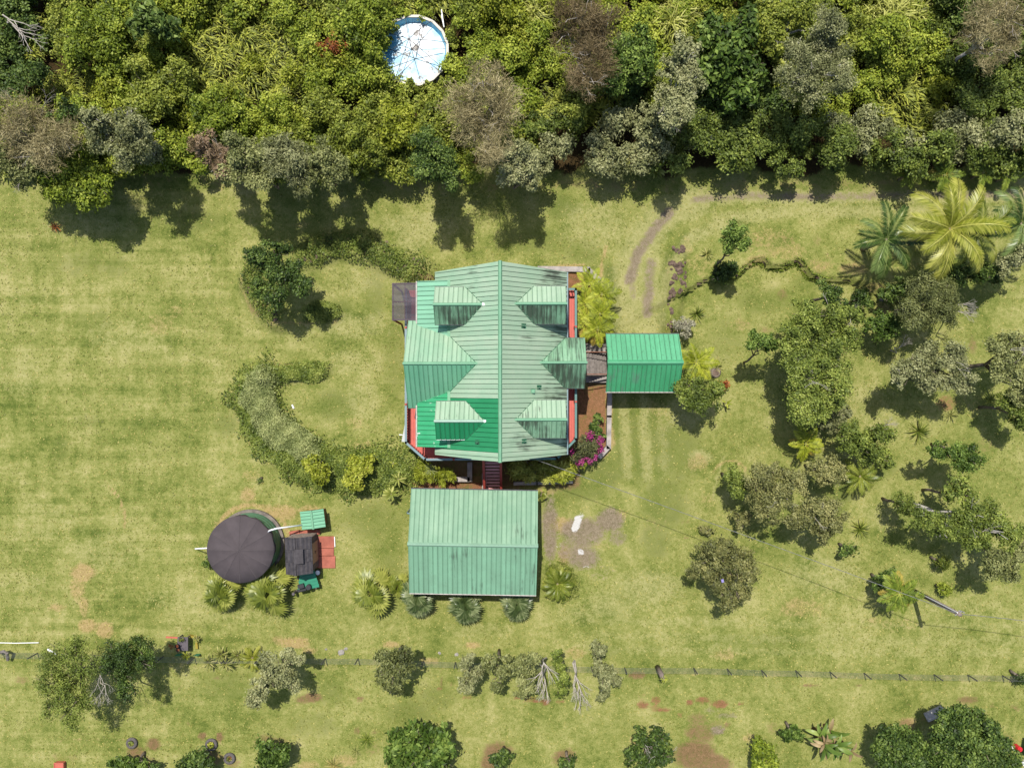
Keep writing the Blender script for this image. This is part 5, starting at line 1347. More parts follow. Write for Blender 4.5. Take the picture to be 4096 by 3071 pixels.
T('ohia_tree', 'left small lobe tree of the lower orchard group', [(2925, 1895, 38), (2945, 1950, 48), (2965, 1915, 30)], 3.6, 'ohia', 'ohia_green')
T('ohia_tree', 'middle tree of the lower orchard group with dark hollows', [(3050, 1890, 56), (3040, 1970, 62), (3085, 2045, 52), (3110, 1890, 44), (3180, 1915, 56), (3130, 1975, 46)], 4.4, 'ohia', 'ohia_red', twigs=2)
T('ohia_tree', 'right tree of the lower orchard group', [(3240, 2045, 62), (3315, 2060, 60), (3200, 2085, 46), (3285, 2125, 44), (3340, 2100, 36)], 4.2, 'ohia', 'ohia_red', twigs=2)
T('reddish_shrub', 'small reddish shrub under the lower orchard group', [(2960, 2085, 34), (2985, 2065, 24)], 1.8, 'ohia', 'ohia_red', 'shrub')
T('ohia_tree', 'isolated round grey green tree on the lower right lawn', [(2830, 2230, 62), (2900, 2220, 64), (2960, 2270, 66), (2860, 2310, 60), (2940, 2350, 58), (2900, 2400, 42), (2800, 2280, 44), (2990, 2310, 42)], 3.6, 'ohia', 'ohia_red', tr=.14)
# fence row
T('canopy_tree', 'big open canopied tree at the lower left with olive foliage', [(240, 2620, 78), (310, 2590, 60), (200, 2730, 68), (280, 2720, 72), (350, 2660, 58), (200, 2830, 48), (290, 2850, 62), (250, 2790, 44), (330, 2790, 46)], 5.2, 'airy', 'ohia_green', base=(400, 2640), tr=.16)
T('canopy_tree', 'dark green crown on the right of the big canopied tree', [(480, 2605, 56), (560, 2590, 56), (585, 2640, 40), (500, 2690, 50), (510, 2760, 44), (450, 2650, 44)], 4.8, 'fine', 'dark_leaf', base=(450, 2620), tr=.12)
T('ohia_tree', 'grey tree with hooked crown on the fence, left part of the row', [(1065, 2650, 40), (1160, 2625, 34), (1120, 2680, 58), (1080, 2715, 50), (1150, 2725, 44), (1045, 2755, 40), (1020, 2795, 40), (1195, 2640, 26)], 3.8, 'ohia', 'ohia_silver')
T('ohia_tree', 'separate grey green tree on the fence right of the hooked one', [(1535, 2625, 44), (1605, 2645, 48), (1535, 2695, 44), (1565, 2745, 36), (1635, 2605, 24), (1590, 2690, 36)], 3.8, 'ohia', 'ohia')
T('fence_shrub', 'first columnar shrub of the close fence row, from the left', [(1870, 2640, 34), (1890, 2690, 38), (1872, 2735, 36)], 3.2, 'ohia', 'ohia_silver', 'shrub')
T('fence_shrub', 'second columnar shrub of the close fence row', [(1962, 2640, 30), (2000, 2680, 34), (1988, 2740, 34), (2025, 2630, 20)], 3.2, 'ohia', 'ohia', 'shrub')
T('fence_shrub', 'third and widest shrub of the close fence row', [(2080, 2665, 40), (2100, 2720, 48), (2130, 2625, 32), (2090, 2755, 34)], 3.2, 'ohia', 'ohia', 'shrub')
T('fence_shrub', 'fourth shrub of the fence row between the dead trees', [(2225, 2610, 20), (2240, 2660, 28), (2250, 2710, 32), (2240, 2760, 28)], 3.2, 'ohia', 'ohia_green', 'shrub')
T('fence_shrub', 'last shrub at the right end of the close fence row', [(2392, 2600, 32), (2385, 2665, 32), (2420, 2700, 46), (2412, 2760, 34), (2465, 2720, 24)], 3.2, 'ohia', 'ohia_silver', 'shrub')
# bottom strip
T('citrus_shrub', 'dark glossy round bush at the bottom left of centre', [(1085, 2995, 52), (1060, 3035, 46), (1120, 3030, 46), (1085, 3070, 50)], 2.2, 'leafy', 'glossy', 'shrub')
T('citrus_shrub', 'dark bush behind the leaf filled tyre', [(790, 3025, 44), (760, 3055, 44), (825, 3060, 40)], 1.8, 'leafy', 'dark_leaf', 'shrub')
T('citrus_shrub', 'low dark bush at the bottom border near the left tyre', [(480, 3065, 40), (540, 3050, 40), (590, 3062, 36)], 1.5, 'leafy', 'glossy', 'shrub')
T('mango_tree', 'large leaved green tree cut by the bottom border, left of centre', [(1620, 2960, 56), (1690, 2940, 60), (1760, 2960, 56), (1580, 3020, 58), (1690, 3020, 70), (1780, 3030, 54), (1640, 3070, 50)], 2.6, 'big', 'glossy')
T('citrus_shrub', 'bush in the ring of bare soil at the bottom border', [(2005, 3050, 42), (2025, 3030, 28)], 1.6, 'leafy', 'dark_leaf', 'shrub')
T('citrus_shrub', 'tiny dark bush in a soil patch at the bottom border', [(2262, 3058, 30), (2280, 3040, 18)], 1.1, 'leafy', 'dark_leaf', 'shrub')
T('sparse_shrub', 'open sparse shrub with visible stems at the bottom centre right', [(2560, 2955, 44), (2630, 2960, 44), (2540, 3020, 50), (2610, 3030, 48), (2660, 3010, 40), (2590, 3065, 44)], 2.2, 'sparse', 'dark_leaf', 'shrub', twigs=6)
T('citrus_shrub', 'yellow green bush at the bottom border left of the bananas', [(3050, 3005, 48), (3030, 3040, 44), (3080, 3040, 40)], 1.8, 'leafy', 'bright', 'shrub')
T('citrus_shrub', 'small bush just left of the banana clump', [(3150, 2930, 30), (3175, 2920, 24), (3190, 2940, 22)], 1.2, 'leafy', 'glossy', 'shrub')
T('round_tree', 'smaller of the two round dark trees at the lower right', [(3560, 2960, 58), (3630, 2960, 58), (3560, 3030, 62), (3640, 3030, 62), (3600, 3000, 62), (3680, 3060, 50)], 3.2, 'glossy', 'dark_leaf')
T('round_tree', 'larger of the two round dark trees at the lower right', [(3790, 2910, 66), (3870, 2880, 64), (3940, 2920, 66), (3760, 2990, 66), (3850, 2970, 76), (3950, 2990, 70), (3800, 3060, 66), (3900, 3060, 72), (3990, 3050, 60), (4030, 3040, 46)], 4.2, 'glossy', 'dark_leaf', tr=.16)
T('dark_shrub', 'small dark bush on the fence at the right border', [(4083, 2718, 16), (4094, 2710, 14)], .9, 'ohia', 'dark_leaf', 'shrub')
# near the house
T('silver_shrub', 'silvery shrub between the driveway and the garage roof', [(2735, 1310, 36), (2715, 1295, 26), (2765, 1300, 24)], 1.6, 'twig', 'silver', 'shrub')
T('bed_shrub', 'small green shrub in the red bed above the bougainvillea', [(2380, 1712, 26), (2395, 1735, 22), (2388, 1675, 20)], 1.0, 'leafy', 'dark_leaf', 'shrub')
bg_ = T('bougainvillea', 'bougainvillea bush with magenta flowers at the house corner', [(2345, 1775, 44), (2320, 1815, 40), (2370, 1790, 34), (2350, 1760, 30)], 2.2, 'twig', 'bougain_leaf', 'shrub')
fb_ = [(PV(2365, 1742, 2.1), .2), (PV(2395, 1770, 1.9), .17), (PV(2402, 1800, 1.7), .16), (PV(2382, 1828, 1.7), .13), (PV(2350, 1842, 1.7), .17), (PV(2320, 1848, 1.6), .2), (PV(2300, 1840, 1.5), .13), (PV(2288, 1812, 1.6), .14), (PV(2400, 1755, 1.7), .16)]
link('flowers', leaves_mesh('bougainvillea_flowers', [((c.x - bg_.location.x, c.y - bg_.location.y, c.z - bg_.location.z), r) for c, r in fb_], 'fine', M['bougain'], 5), bg_, (0, 0, 0))['kind'] = 'stuff'
T('bamboo_hedge', 'low bamboo hedge in the shade below the house', [(2080, 1860, 46), (2140, 1870, 46), (2200, 1870, 46), (2100, 1900, 36), (2170, 1905, 36), (2250, 1860, 40)], 1.5, 'bamboo', 'bamboo', 'hedge')
T('bamboo_hedge', 'sunlit yellow end of the bamboo hedge', [(2215, 1905, 34), (2260, 1892, 36), (2300, 1870, 34), (2330, 1850, 22)], 1.4, 'bamboo', 'lime', 'hedge')
T('bamboo_hedge', 'yellow green bamboo clump left of the kerb corner', [(1685, 1885, 36), (1720, 1900, 38), (1770, 1900, 34), (1800, 1900, 22), (1690, 1860, 24)], 1.5, 'bamboo', 'lime', 'hedge')
T('topiary_ball', 'tiny round bush alone on the lawn above the tank', [(1033, 1919, 10)], .35, 'fine', 'dark_leaf', 'shrub', low=-.2)
T('small_shrub', 'small shrub left of the water tank', [(835, 2245, 20), (848, 2235, 14), (825, 2255, 12)], .8, 'ohia', 'dark_leaf', 'shrub')
T('broken_sapling', 'small bent sapling with a curved stem on the right lawn', [(3395, 2195, 20), (3415, 2185, 16), (3370, 2210, 14)], 1.2, 'leafy', 'dark_leaf', 'shrub')
T('low_plant', 'low reddish plant under the power cable', [(2815, 2120, 24), (2838, 2128, 16)], .6, 'sparse', 'ohia_red', 'shrub')
T('red_flower_plant', 'dark plant with red blooms behind the tree ferns', [(2330, 1190, 18), (2325, 1165, 14)], 1.2, 'leafy', 'dark_leaf', 'shrub')
T('tuft_shrub', 'reddish leafy tuft right of the garage tree', [(2885, 1548, 20), (2900, 1535, 14)], .9, 'leafy', 'red_leaf', 'shrub')

# bare dead trees
def dead_tree(label, pts, h, seed, R=.06, spread=.5, depth=4, d0=(0, -.5, .6), L0=1.0, name='dead_tree', n=3):
    b = PV(*pts[0]); root = thing(name, label, 'dead tree', (b.x, b.y, 0)); rnd = random.Random(seed); mb = MB()
    for (px, py, z) in pts[1:]:
        e = PV(px, py, z) - b; limb(mb, (0, 0, 0), e, R, R * .6, rnd, .1, 6)
        for k in range(n): branchy(mb, e, (d0[0] + rnd.uniform(-.5, .5), d0[1] + rnd.uniform(-.4, .4), d0[2]), L0, R * .5, depth, rnd, spread)
    mb.build('bare_branches', M['dead'], root, False, (0, 0, 0)); return root
dead_tree('bare pale dead tree in the fence row, left one', [(2165, 2640), (2170, 2680, 2.2), (2180, 2720, 1.8), (2175, 2650, 2.6)], 3, 3, .06, .4, 3, (.05, -.6, .3), .55)
dead_tree('bare sprawling dead tree in the fence row, right one', [(2298, 2640), (2300, 2700, 2.0), (2315, 2740, 1.8)], 3, 8, .06, .5, 4, (.2, -.8, .2), .6)
dead_tree('bare white branches hanging from the big canopied tree', [(400, 2640), (420, 2740, 3.8), (400, 2700, 4.0)], 4, 12, .04, .6, 4, (.1, -.6, .2), .5, n=2, name='dead_limb')
dead_tree('white bare twig cluster in the shade between orchard trees', [(3560, 1400), (3590, 1395, 2.0)], 2, 15, .04, .6, 4, (.4, .3, .3), .4, name='dead_limb')
dead_tree('white bare twigs right of the dense olive tree', [(3770, 1240), (3825, 1215, 3.6), (3830, 1245, 3.2)], 3, 18, .04, .5, 4, (.8, 0, .3), .4, name='dead_limb')
dead_tree('grey twiggy dead bush above the lower orchard fern clump', [(3530, 1705), (3545, 1700, .5)], 1, 21, .03, .7, 4, (.2, .1, .4), .28, name='dead_bush', n=6)

# ------------------------------------------------------------------ palms, ferns, rosettes
palm('large yellow green coconut palm at the upper right', 3800, 915, 4.9, 2.9, 'palm_yellow', 13, 'coconut palms', 1)
palm('second coconut palm crown merging into the yellow one', 3905, 930, 4.4, 2.3, 'palm_mid', 9, 'coconut palms', 2)
palm('dark green palm left of the yellow coconut palm', 3546, 958, 3.6, 2.1, 'palm_dark', 11, 'coconut palms', 3)
palm('dark palm cut by the right border', 4085, 895, 4.2, 2.2, 'palm_dark', 10, 'coconut palms', 4)
palm('small pinnate palm in the lower orchard', 3440, 1905, 1.2, 1.15, 'palm_mid', 18, None, 5, 'cycad_palm', tr=.12)
palm('small golden palm on the fence beside the striped plants', 1010, 2630, .5, .75, 'palm_yellow', 16, None, 6, 'golden_palm', tr=.08)
palm('bushy green palm right of the carport', 2230, 2335, .5, 1.0, 'palm_mid', 30, None, 7, 'date_palm', tr=.1)
for k, (px, py, R, m, l) in enumerate(((880, 2375, 1.15, 'fan', 'left fan palm below the water tank'), (1075, 2368, 1.45, 'fan', 'larger fan palm below the tank, beside the filter stand'), (1487, 2370, 1.35, 'fan', 'light fan palm left of the carport corner'),
                                      (1670, 2400, 1.15, 'fan_dark', 'dark fan palm at the lower left carport eave'), (1862, 2418, 1.15, 'fan_dark', 'dark fan palm under the middle of the carport eave'), (2068, 2415, 1.1, 'fan_dark', 'dark fan palm at the right end of the carport eave'))):
    fan_palm(l, px, py, 1.5, R, m, 30, 'fan palms round the carport', 20 + k)
fan_palm('small fan palm tucked between the light palm and the carport', 1590, 2345, 1.0, .7, 'fan', 16, 'fan palms round the carport', 33)
fan_palm('tiny fan palm poking out at the carport top right corner', 2165, 1978, .5, .4, 'fan', 10, None, 34)
for k, (px, py, h, R, l) in enumerate(((2362, 1140, 2.0, 1.1, 'topmost tree fern of the cluster beside the house'), (2408, 1178, 2.1, 1.1, 'tree fern at the upper right of the house cluster'), (2345, 1212, 2.0, 1.05, 'tree fern touching the balcony rail'),
                                       (2400, 1255, 2.1, 1.1, 'tree fern in the middle right of the house cluster'), (2345, 1295, 1.9, 1.1, 'tree fern at the lower left of the house cluster'), (2392, 1318, 2.0, 1.15, 'lowest tree fern of the cluster, nearest the garage'))):
    tree_fern(l, px, py, h, R * 1.02, 'tree_fern', 7, 'tree ferns beside the house', 110 + k, 1)
tree_fern('yellow green tree fern behind the right end of the garage', 2785, 1450, 2.2, 1.35, 'tree_fern', 10, None, 130, 1)
tree_fern('tree fern with golden tip in the shade of the lower orchard', 3225, 1775, 1.8, 1.2, 'tree_fern', 9, None, 131, 3)
tree_fern('large browning tree fern beside the utility pole', 3598, 2372, 2.6, 1.35, 'fern_green', 11, None, 132, 8)
T('dark_shrub', 'dark leafy shrub left of the browning tree fern', [(3530, 2325, 36), (3560, 2300, 30), (3510, 2350, 24)], 1.6, 'leafy', 'dark_leaf', 'shrub')
for k, (px, py, R, n, w, m, l) in enumerate(((2785, 1258, .62, 30, .10, 'spiky', 'spiky green fern clump above the silvery shrub'), (2823, 1020, .5, 20, .12, 'dracaena', 'bromeliad in the rock bed below the driveway bend'), (3672, 1725, .9, 44, .06, 'spiky', 'large spiky grass clump in the shade of the orchard'),
                                             (3437, 2113, .72, 40, .08, 'spiky', 'spiky clump alone on the right lawn'), (3545, 1845, .5, 26, .06, 'spiky', 'grassy tuft right of the light leafy shrub'), (2870, 1468, .42, 18, .12, 'dracaena', 'small rosette beside a dark hole right of the garage'),
                                             (3800, 1660, .55, 22, .07, 'dracaena', 'straggly spiky plant at the red soil patch'), (3955, 1600, .8, 34, .05, 'spiky', 'dark reedy clump in the shade near the right border'), (3375, 2000, .01, 3, .1, 'spiky', None))):
    if l: rosette('spiky_plant', l, 'plant', px, py, R, m, n, w, None, 140 + k, (1.25, .85, .4), 1.2, kind='blade')
T('round_bush', 'round bright bush at the right, above the utility pole', [(3762, 2248, 40)], 1.2, 'twig', 'spiky', 'shrub', low=-.1)
T('round_bush', 'round bright bush right of the browning tree fern', [(3780, 2360, 34)], 1.0, 'twig', 'bright', 'shrub', low=-.1)
rosette('ti_plant', 'pale broad leaved rosette with a dark leafy shadow by the carport', 'plant', 1565, 1975, .52, 'rosette', 18, .26, None, 160, (.9, .5, .1), .8, stem=1.1)
rosette('ti_plant', 'pale narrow leaved rosette on the hedge mound above the carport', 'plant', 1597, 1912, .5, 'rosette', 16, .13, None, 161, (.9, .5, .1), .9, stem=.6)
rosette('ti_plant', 'grey green rosette in the bamboo clump by the house', 'plant', 1722, 1878, .45, 'cover_grey', 26, .06, None, 162, (1.1, .7, .3), .9, stem=1.3)
rosette('ti_plant', 'single yellow leaf plant on the hedge mound', 'plant', 1577, 1850, .3, 'lime', 3, .25, None, 163, (.4, .3, .1), .6, stem=.3)
rosette('ti_plant', 'light green leaf plant right of the garage tree shadow', 'plant', 2905, 1612, .35, 'lime', 4, .3, None, 164, (.8, .5, .2), .8, stem=.7)
for k, (px, py, R, l) in enumerate(((835, 2645, .62, 'left plant of the pale striped leaf clump on the fence'), (885, 2615, .6, 'upper plant of the pale striped leaf clump on the fence'), (905, 2650, .62, 'lower right plant of the pale striped leaf clump'), (950, 2620, .55, 'rightmost plant of the pale striped leaf clump'), (748, 2622, .34, 'small round yellow green rosette beside the grey table'))):
    rosette('dracaena', l, 'plant', px, py, R, 'dracaena' if k < 4 else 'lime', 26, .11, 'striped plants on the fence', 170 + k, (1.2, .8, .35), 1.3, stem=.5)
# banana clump
ban = thing('banana_clump', 'banana clump with broken brown leaves at the lower right', 'banana plant', P(3300, 2925), None)
rnd = random.Random(31)
for k in range(11):
    a = rnd.uniform(0, 6.28); d = rnd.uniform(.1, 1.0); sx_, sy_ = d * math.cos(a) - .1, d * math.sin(a) - .3; hh = rnd.uniform(.9, 1.9)
    mb = MB(); mb.tube([(sx_, sy_, -.1), (sx_ * 1.05, sy_ * 1.05, hh)], [.11, .07], 8); mb.build('stem', M['banana_dry'], ban, False, (0, 0, 0))
    for j in range(5 if k % 2 else 4):
        dry = rnd.random() < .45; m = 'banana_dry' if dry else 'banana'
        me = cached(('ban', m, j % 3), lambda: blade_mesh('banana_leaf', m, .26, (1.0, .7, .4)[j % 3], (1.3, 1.2, 1.5)[j % 3], .3 + .2 * (j % 3), .35, 7))
        o = put('leaf', me, ban, j * 1.5 + rnd.uniform(-.4, .4), rnd.uniform(-.2, .2), rnd.uniform(.75, 1.25) * (.7 if dry else 1), hh, .05, rnd.uniform(-.5, .5)); o.location.x += sx_ * 1.05; o.location.y += sy_ * 1.05
rosette('straw_clump', 'pale straw coloured grass clump at the bottom border', 'grass clump', 1335, 3060, .8, 'straw', 46, .03, None, 190, (1.0, .6, .25), 1.0, kind='blade')
rosette('grass_clump', 'green grass clump with bare soil near the bottom left of centre', 'grass clump', 1470, 2955, .62, 'fern_green', 46, .035, None, 191, (1.2, .8, .4), 1.1, kind='blade')
rosette('grass_clump', 'low grass clump below the green one at the bottom', 'grass clump', 1425, 3005, .45, 'dracaena', 24, .04, None, 192, (1.2, .8, .4), 1.1, kind='blade')

# ------------------------------------------------------------------ ground cover on the mounds
rngG = np.random.default_rng(11)
def along(pts, r, n, mat, name, label, L_, W_, seed, lift=.05, sub=1.0, up=.8):
    pp = poly_px(pts); seg = [math.hypot(b[0] - a[0], b[1] - a[1]) for a, b in zip(pp[:-1], pp[1:])]; tot = sum(seg)
    t = rngG.uniform(0, tot, n); C_ = np.zeros((n, 2)); acc = 0
    for (a, b, s) in zip(pp[:-1], pp[1:], seg):
        m = (t >= acc) & (t <= acc + s); u = ((t[m] - acc) / s)[:, None]; C_[m] = np.array(a) * (1 - u) + np.array(b) * u; acc += s
    ang = rngG.uniform(0, 2 * np.pi, n); rr = r * rngG.uniform(0, 1, n) ** .62 * (1 + .16 * np.sin(t * 1.9 + np.round(ang) * 1.7) + .14 * np.sin(ang * 5 + t * 3))
    C_[:, 0] += rr * np.cos(ang); C_[:, 1] += rr * np.sin(ang)
    clump = np.sin(C_[:, 0] * 4.1 + 1) * np.sin(C_[:, 1] * 3.7) * .5 + .5
    z = height(C_[:, 0], C_[:, 1]) + lift + rngG.uniform(0, .10, n) + clump * .16 * up
    pos = np.stack([C_[:, 0], C_[:, 1], z], 1)
    nrm = unit(np.array([[0, 0, 1.]]) + rngG.normal(size=(n, 3)) * .55)
    v, q_ = leaf_quads(pos, nrm, L_, W_, rngG)
    o = link(name, np_mesh(name, v, q_, M[mat], np.clip(clump * .4 + rngG.uniform(0, .6, n), 0, 1))); o["kind"] = "stuff"; o["label"] = label
HM = [(1050, 1510), (1010, 1580), (1060, 1700), (1150, 1800), (1280, 1870), (1440, 1890), (1620, 1860)]
along(HM, 1.62, 22000, 'cover', 'ground_cover', 'dark leafy ground cover over the long curved hedge mound', .14, .08, 1)
along([(1060, 1510), (1040, 1580), (1090, 1700), (1170, 1740), (1240, 1800)], .95, 14000, 'cover_grey', 'ground_cover', 'greyish pale ground cover on the upper hedge mound', .17, .05, 2, .2, up=1.6)
along([(1060, 1500), (1180, 1490), (1290, 1480)], .6, 4200, 'cover', 'ground_cover', 'ground cover arm at the top of the hedge mound', .13, .07, 3)
along([(1230, 1020), (1330, 985), (1450, 985), (1560, 1040), (1700, 1085)], .95, 4500, 'cover', 'ground_cover', 'patchy ground cover between the lava rocks of the upper bank', .13, .07, 4)
along([(1020, 1040), (1010, 1140), (1060, 1230), (1110, 1270)], .6, 1300, 'cover', 'ground_cover', 'patchy ground cover below the mound tree', .13, .07, 5)
along([(1250, 1250), (1330, 1250)], .65, 3600, 'cover', 'ground_cover', 'green ground cover tongue right of the mound tree', .12, .06, 6)
along(LEDGE and [(2828, 1118), (2938, 1108), (2993, 1060), (3040, 1045), (3064, 1075), (3119, 1078), (3186, 1050), (3229, 1108), (3320, 1130)], .2, 1800, 'fern_green', 'ground_cover', 'green moss strip along the foot of the rock ledge', .10, .06, 7, .02, up=.2)
along([(2230, 2290), (2260, 2360)], .9, 2200, 'spiky', 'tall_grass', 'rough grass patch right of the carport', .3, .03, 8, .1)


# ------------------------------------------------------------------ rough grass over the lawn
rngL = np.random.default_rng(21); n = 90000
X = rngL.uniform(-33, 33, n); Y = rngL.uniform(-25, 13.2, n)
dens = .5 + .5 * np.sin(X * .7 + 2 * np.sin(Y * .45)) * np.sin(Y * .8 + 1.5 * np.sin(X * .37))
bare = np.zeros(n)
ix = np.clip(np.searchsorted(gx, X), 0, nx - 1); iy = np.clip(np.searchsorted(gy, Y), 0, ny - 1)
for ch in ('soil', 'gravel', 'red', 'chalk'): bare = np.maximum(bare, chan[ch][iy, ix])
keep = (rngL.uniform(0, 1, n) < .25 + .75 * dens) & (bare < .35)
for (x0, x1, y0, y1) in ((-6.3, 3.8, -4.5, 6.6), (5.5, 10, -.5, 3), (-6.1, 1.6, -12.5, -6.2), (-14.0, -11.0, -11.8, -9.2)): keep &= ~((X > x0) & (X < x1) & (Y > y0) & (Y < y1))
keep &= np.hypot(X - tc.x, Y - tc.y) > 2.2
X, Y = X[keep], Y[keep]; n = len(X)
pos = np.stack([X, Y, height(X, Y) + .018], 1)
nrm = unit(np.array([[0, 0, 1.]]) + rngL.normal(size=(n, 3)) * .33)
v, q_ = leaf_quads(pos, nrm, .13, .055, rngL)
dry_ = chan['dry'][np.clip(np.searchsorted(gy, Y), 0, ny - 1), np.clip(np.searchsorted(gx, X), 0, nx - 1)]
o = link('lawn_grass', np_mesh('lawn_grass', v, q_, M['lawn_tuft'], np.clip(rngL.uniform(0, .75, n) + .3 * dry_ + .2 * (1 - dens[keep]), 0, 1))); o["kind"] = "stuff"; o["label"] = "rough tufts of mown grass over the lawn"

# ------------------------------------------------------------------ rocks
def rock_mesh(seed):
    import bmesh
    bm = bmesh.new(); bmesh.ops.create_icosphere(bm, subdivisions=2, radius=1); rnd = random.Random(seed)
    ph = [rnd.uniform(0, 6) for _ in range(6)]
    for v in bm.verts:
        c = v.co; f = 1 + .22 * math.sin(c.x * 3 + ph[0]) + .2 * math.sin(c.y * 3.5 + ph[1]) + .16 * math.sin(c.z * 4 + ph[2]) + rnd.uniform(-.09, .09)
        v.co = Vector((c.x * f, c.y * f * .8, c.z * f * .6))
    me = bpy.data.meshes.new('lava_rock'); bm.to_mesh(me); bm.free(); return me
ROCKS = [rock_mesh(i) for i in range(5)]
for m in ROCKS: m.materials.append(M['rock'])
SROCK = [m.copy() for m in ROCKS[:2]]
for m in SROCK: m.materials[0] = M['stone']
rndR = random.Random(77)
def rock(px, py, rp, label, group, me=None):
    x, y, _ = P(px, py); o = bpy.data.objects.new('lava_rock', me or rndR.choice(ROCKS)); COL.objects.link(o)
    s = rp / PXM * .8; o.location = (x, y, gz(x, y) + s * .12); o.scale = (s, s, s * .9); o.rotation_euler = (rndR.uniform(-.3, .3), rndR.uniform(-.3, .3), rndR.uniform(0, 6.3)); tag(o, label, 'rock', group)
for px, py, rp in ((1336, 963, 11), (1547, 970, 9), (1525, 974, 7), (1467, 1016, 9), (1305, 1022, 11), (1272, 1034, 12), (1225, 1040, 10), (1250, 1050, 9), (1320, 1030, 8), (1540, 1010, 7), (1205, 1045, 8), (1290, 1010, 7), (1400, 985, 7), (1430, 1000, 6), (1240, 1020, 7)):
    rock(px, py, rp, 'dark lava rock showing through the upper planted bank', 'lava rocks in the upper bank')
for _ in range(16):
    rock(rndR.uniform(1590, 1680), rndR.uniform(1045, 1085), rndR.uniform(7, 11), 'dark lava rock in the heap left of the house corner', 'lava rock heap by the house')
for _ in range(16):
    t = rndR.random(); px = 1000 + 110 * t + rndR.uniform(-18, 18); py = 1150 + 130 * t + rndR.uniform(-18, 18); rock(px, py, rndR.uniform(7, 12), 'dark lava rock on the slope below the mound tree', 'lava rocks below the mound tree')
for _ in range(64):
    t = rndR.random()
    if t < .65: px, py = 2705 + rndR.uniform(-28, 30), rndR.uniform(985, 1180)
    else: px, py = 2678 + rndR.uniform(-10, 10), rndR.uniform(1170, 1330)
    rock(px, py, rndR.uniform(6, 13), 'dark lava rock of the bank beside the driveway', 'lava rocks beside the driveway')
for a, b in zip(LEDGE[:-1], LEDGE[1:]):
    n = max(1, int(math.hypot(b[0] - a[0], b[1] - a[1]) / .42))
    for i in range(n):
        t = (i + rndR.uniform(.2, .8)) / n; x = a[0] + (b[0] - a[0]) * t; y = a[1] + (b[1] - a[1]) * t + .03
        o = bpy.data.objects.new('ledge_rock', rndR.choice(ROCKS)); COL.objects.link(o); s = rndR.uniform(.12, .22)
        ang = math.atan2(b[1] - a[1], b[0] - a[0]); o.location = (x, y + .05, .14); o.scale = (s * 1.9, s * .7, s * 1.1); o.rotation_euler = (0, 0, ang + rndR.uniform(-.3, .3)); tag(o, 'dark lava rock of the winding ledge on the right lawn', 'rock', 'lava ledge rocks')
for px, py, rp, l in ((1365, 2608, 15, 'large grey boulder on the straw patch by the fence'), (1382, 2594, 8, 'small grey stone beside the boulder by the fence'), (1304, 2596, 6, 'pale stone left of the boulder by the fence'), (1758, 2610, 7, 'small pale stone right of the separate fence tree'), (1825, 2616, 9, 'pale stone left of the close fence row'), (3525, 1198, 10, 'mossy stone at the right end of the lava ledge'), (1172, 1626, 0, None)):
    if l: rock(px, py, rp, l, None, SROCK[0])

# ------------------------------------------------------------------ fence, pole, cables
fence = wthing('wire_fence', 'thin wire fence on dark posts across the lower lawn', 'fence', P(0, 2606))
FY = [(-150, 2602), (0, 2606), (148, 2612), (653, 2625), (1302, 2632), (1432, 2634), (1695, 2643), (1822, 2647), (2498, 2669), (2775, 2671), (2909, 2674), (3046, 2679), (3182, 2680), (3318, 2684), (3454, 2689), (3594, 2693), (3735, 2696), (3871, 2698), (4010, 2701), (4150, 2705), (4300, 2709)]
fx = [a for a, b in FY]; fy = [b for a, b in FY]
posts = []
xv = 148 - 137 * 2
k = 0
known = [148, 653, 1302, 1432, 1695, 1822, 2498, 2775, 2909, 3046, 3182, 3318, 3454, 3594, 3735, 3871, 4010, 4146]
extra = [11, 285, 420, 540, 780, 910, 1040, 1170, 1565, 1955, 2090, 2230, 2365, 2640]
for px in sorted(known + extra):
    py = float(np.interp(px, fx, fy)); a = PV(px, py); a.z = gz(a.x, a.y)
    p = MB(); p.bar(a - Vector((0, 0, .1)), a + Vector((0, 0, 1.1)), .055, .055); p.build('post', M['dark_metal'], fence)
for i, hgt in enumerate((.15, .32, .5, .68, .86, 1.04)):
    w_ = MB(); pts = [PV(px, float(np.interp(px, fx, fy))) for px in range(-150, 4301, 60)]
    w_.tube([(p.x, p.y + .01, gz(p.x, p.y) + hgt) for p in pts], .006, 3, False); w_.build('wire', M['wire'], fence)
vt = MB()
for px in range(-150, 4301, 66):
    p = PV(px, float(np.interp(px, fx, fy))); z = gz(p.x, p.y); vt.tube([(p.x, p.y + .01, z + .1), (p.x, p.y + .01, z + 1.04)], .003, 3, False)
o = vt.build('vertical_wires', M['wire'], fence); o["kind"] = "stuff"
# log post with a plant on top
lp = PV(2630, 2668); lp.z = 0
lg = MB(); lg.tube([(lp.x, lp.y, -.1), (lp.x + .02, lp.y - .02, .9), (lp.x + .05, lp.y - .1, 1.75)], [.17, .15, .14], 12); lg = tag(lg.build('log_post', M['pole_wood'], None, True), 'thick wooden post standing in the fence line', 'post')
rosette('agave', 'yellow green rosette sitting on top of the wooden post', 'plant', 2655, 2713, .26, 'lime', 14, .2, None, 200, (.7, .4, .1), .5, z=1.74)
PH = 5.6
pt = PV(3838, 2456, PH)
pole = thing('utility_pole', 'dark wooden utility pole beside the browning tree fern', 'utility pole', (pt.x, pt.y, 0))
mb = MB(); mb.tube([(0, 0, -.1), (0, 0, PH + .1)], [.15, .11], 10); mb.build('shaft', M['pole_wood'], pole, True, (0, 0, 0))
mb = MB(); mb.tube([(-.13, .10, 1.0), (-.11, .09, PH)], .03, 6); mb.build('conduit', M['pvc'], pole, False, (0, 0, 0))
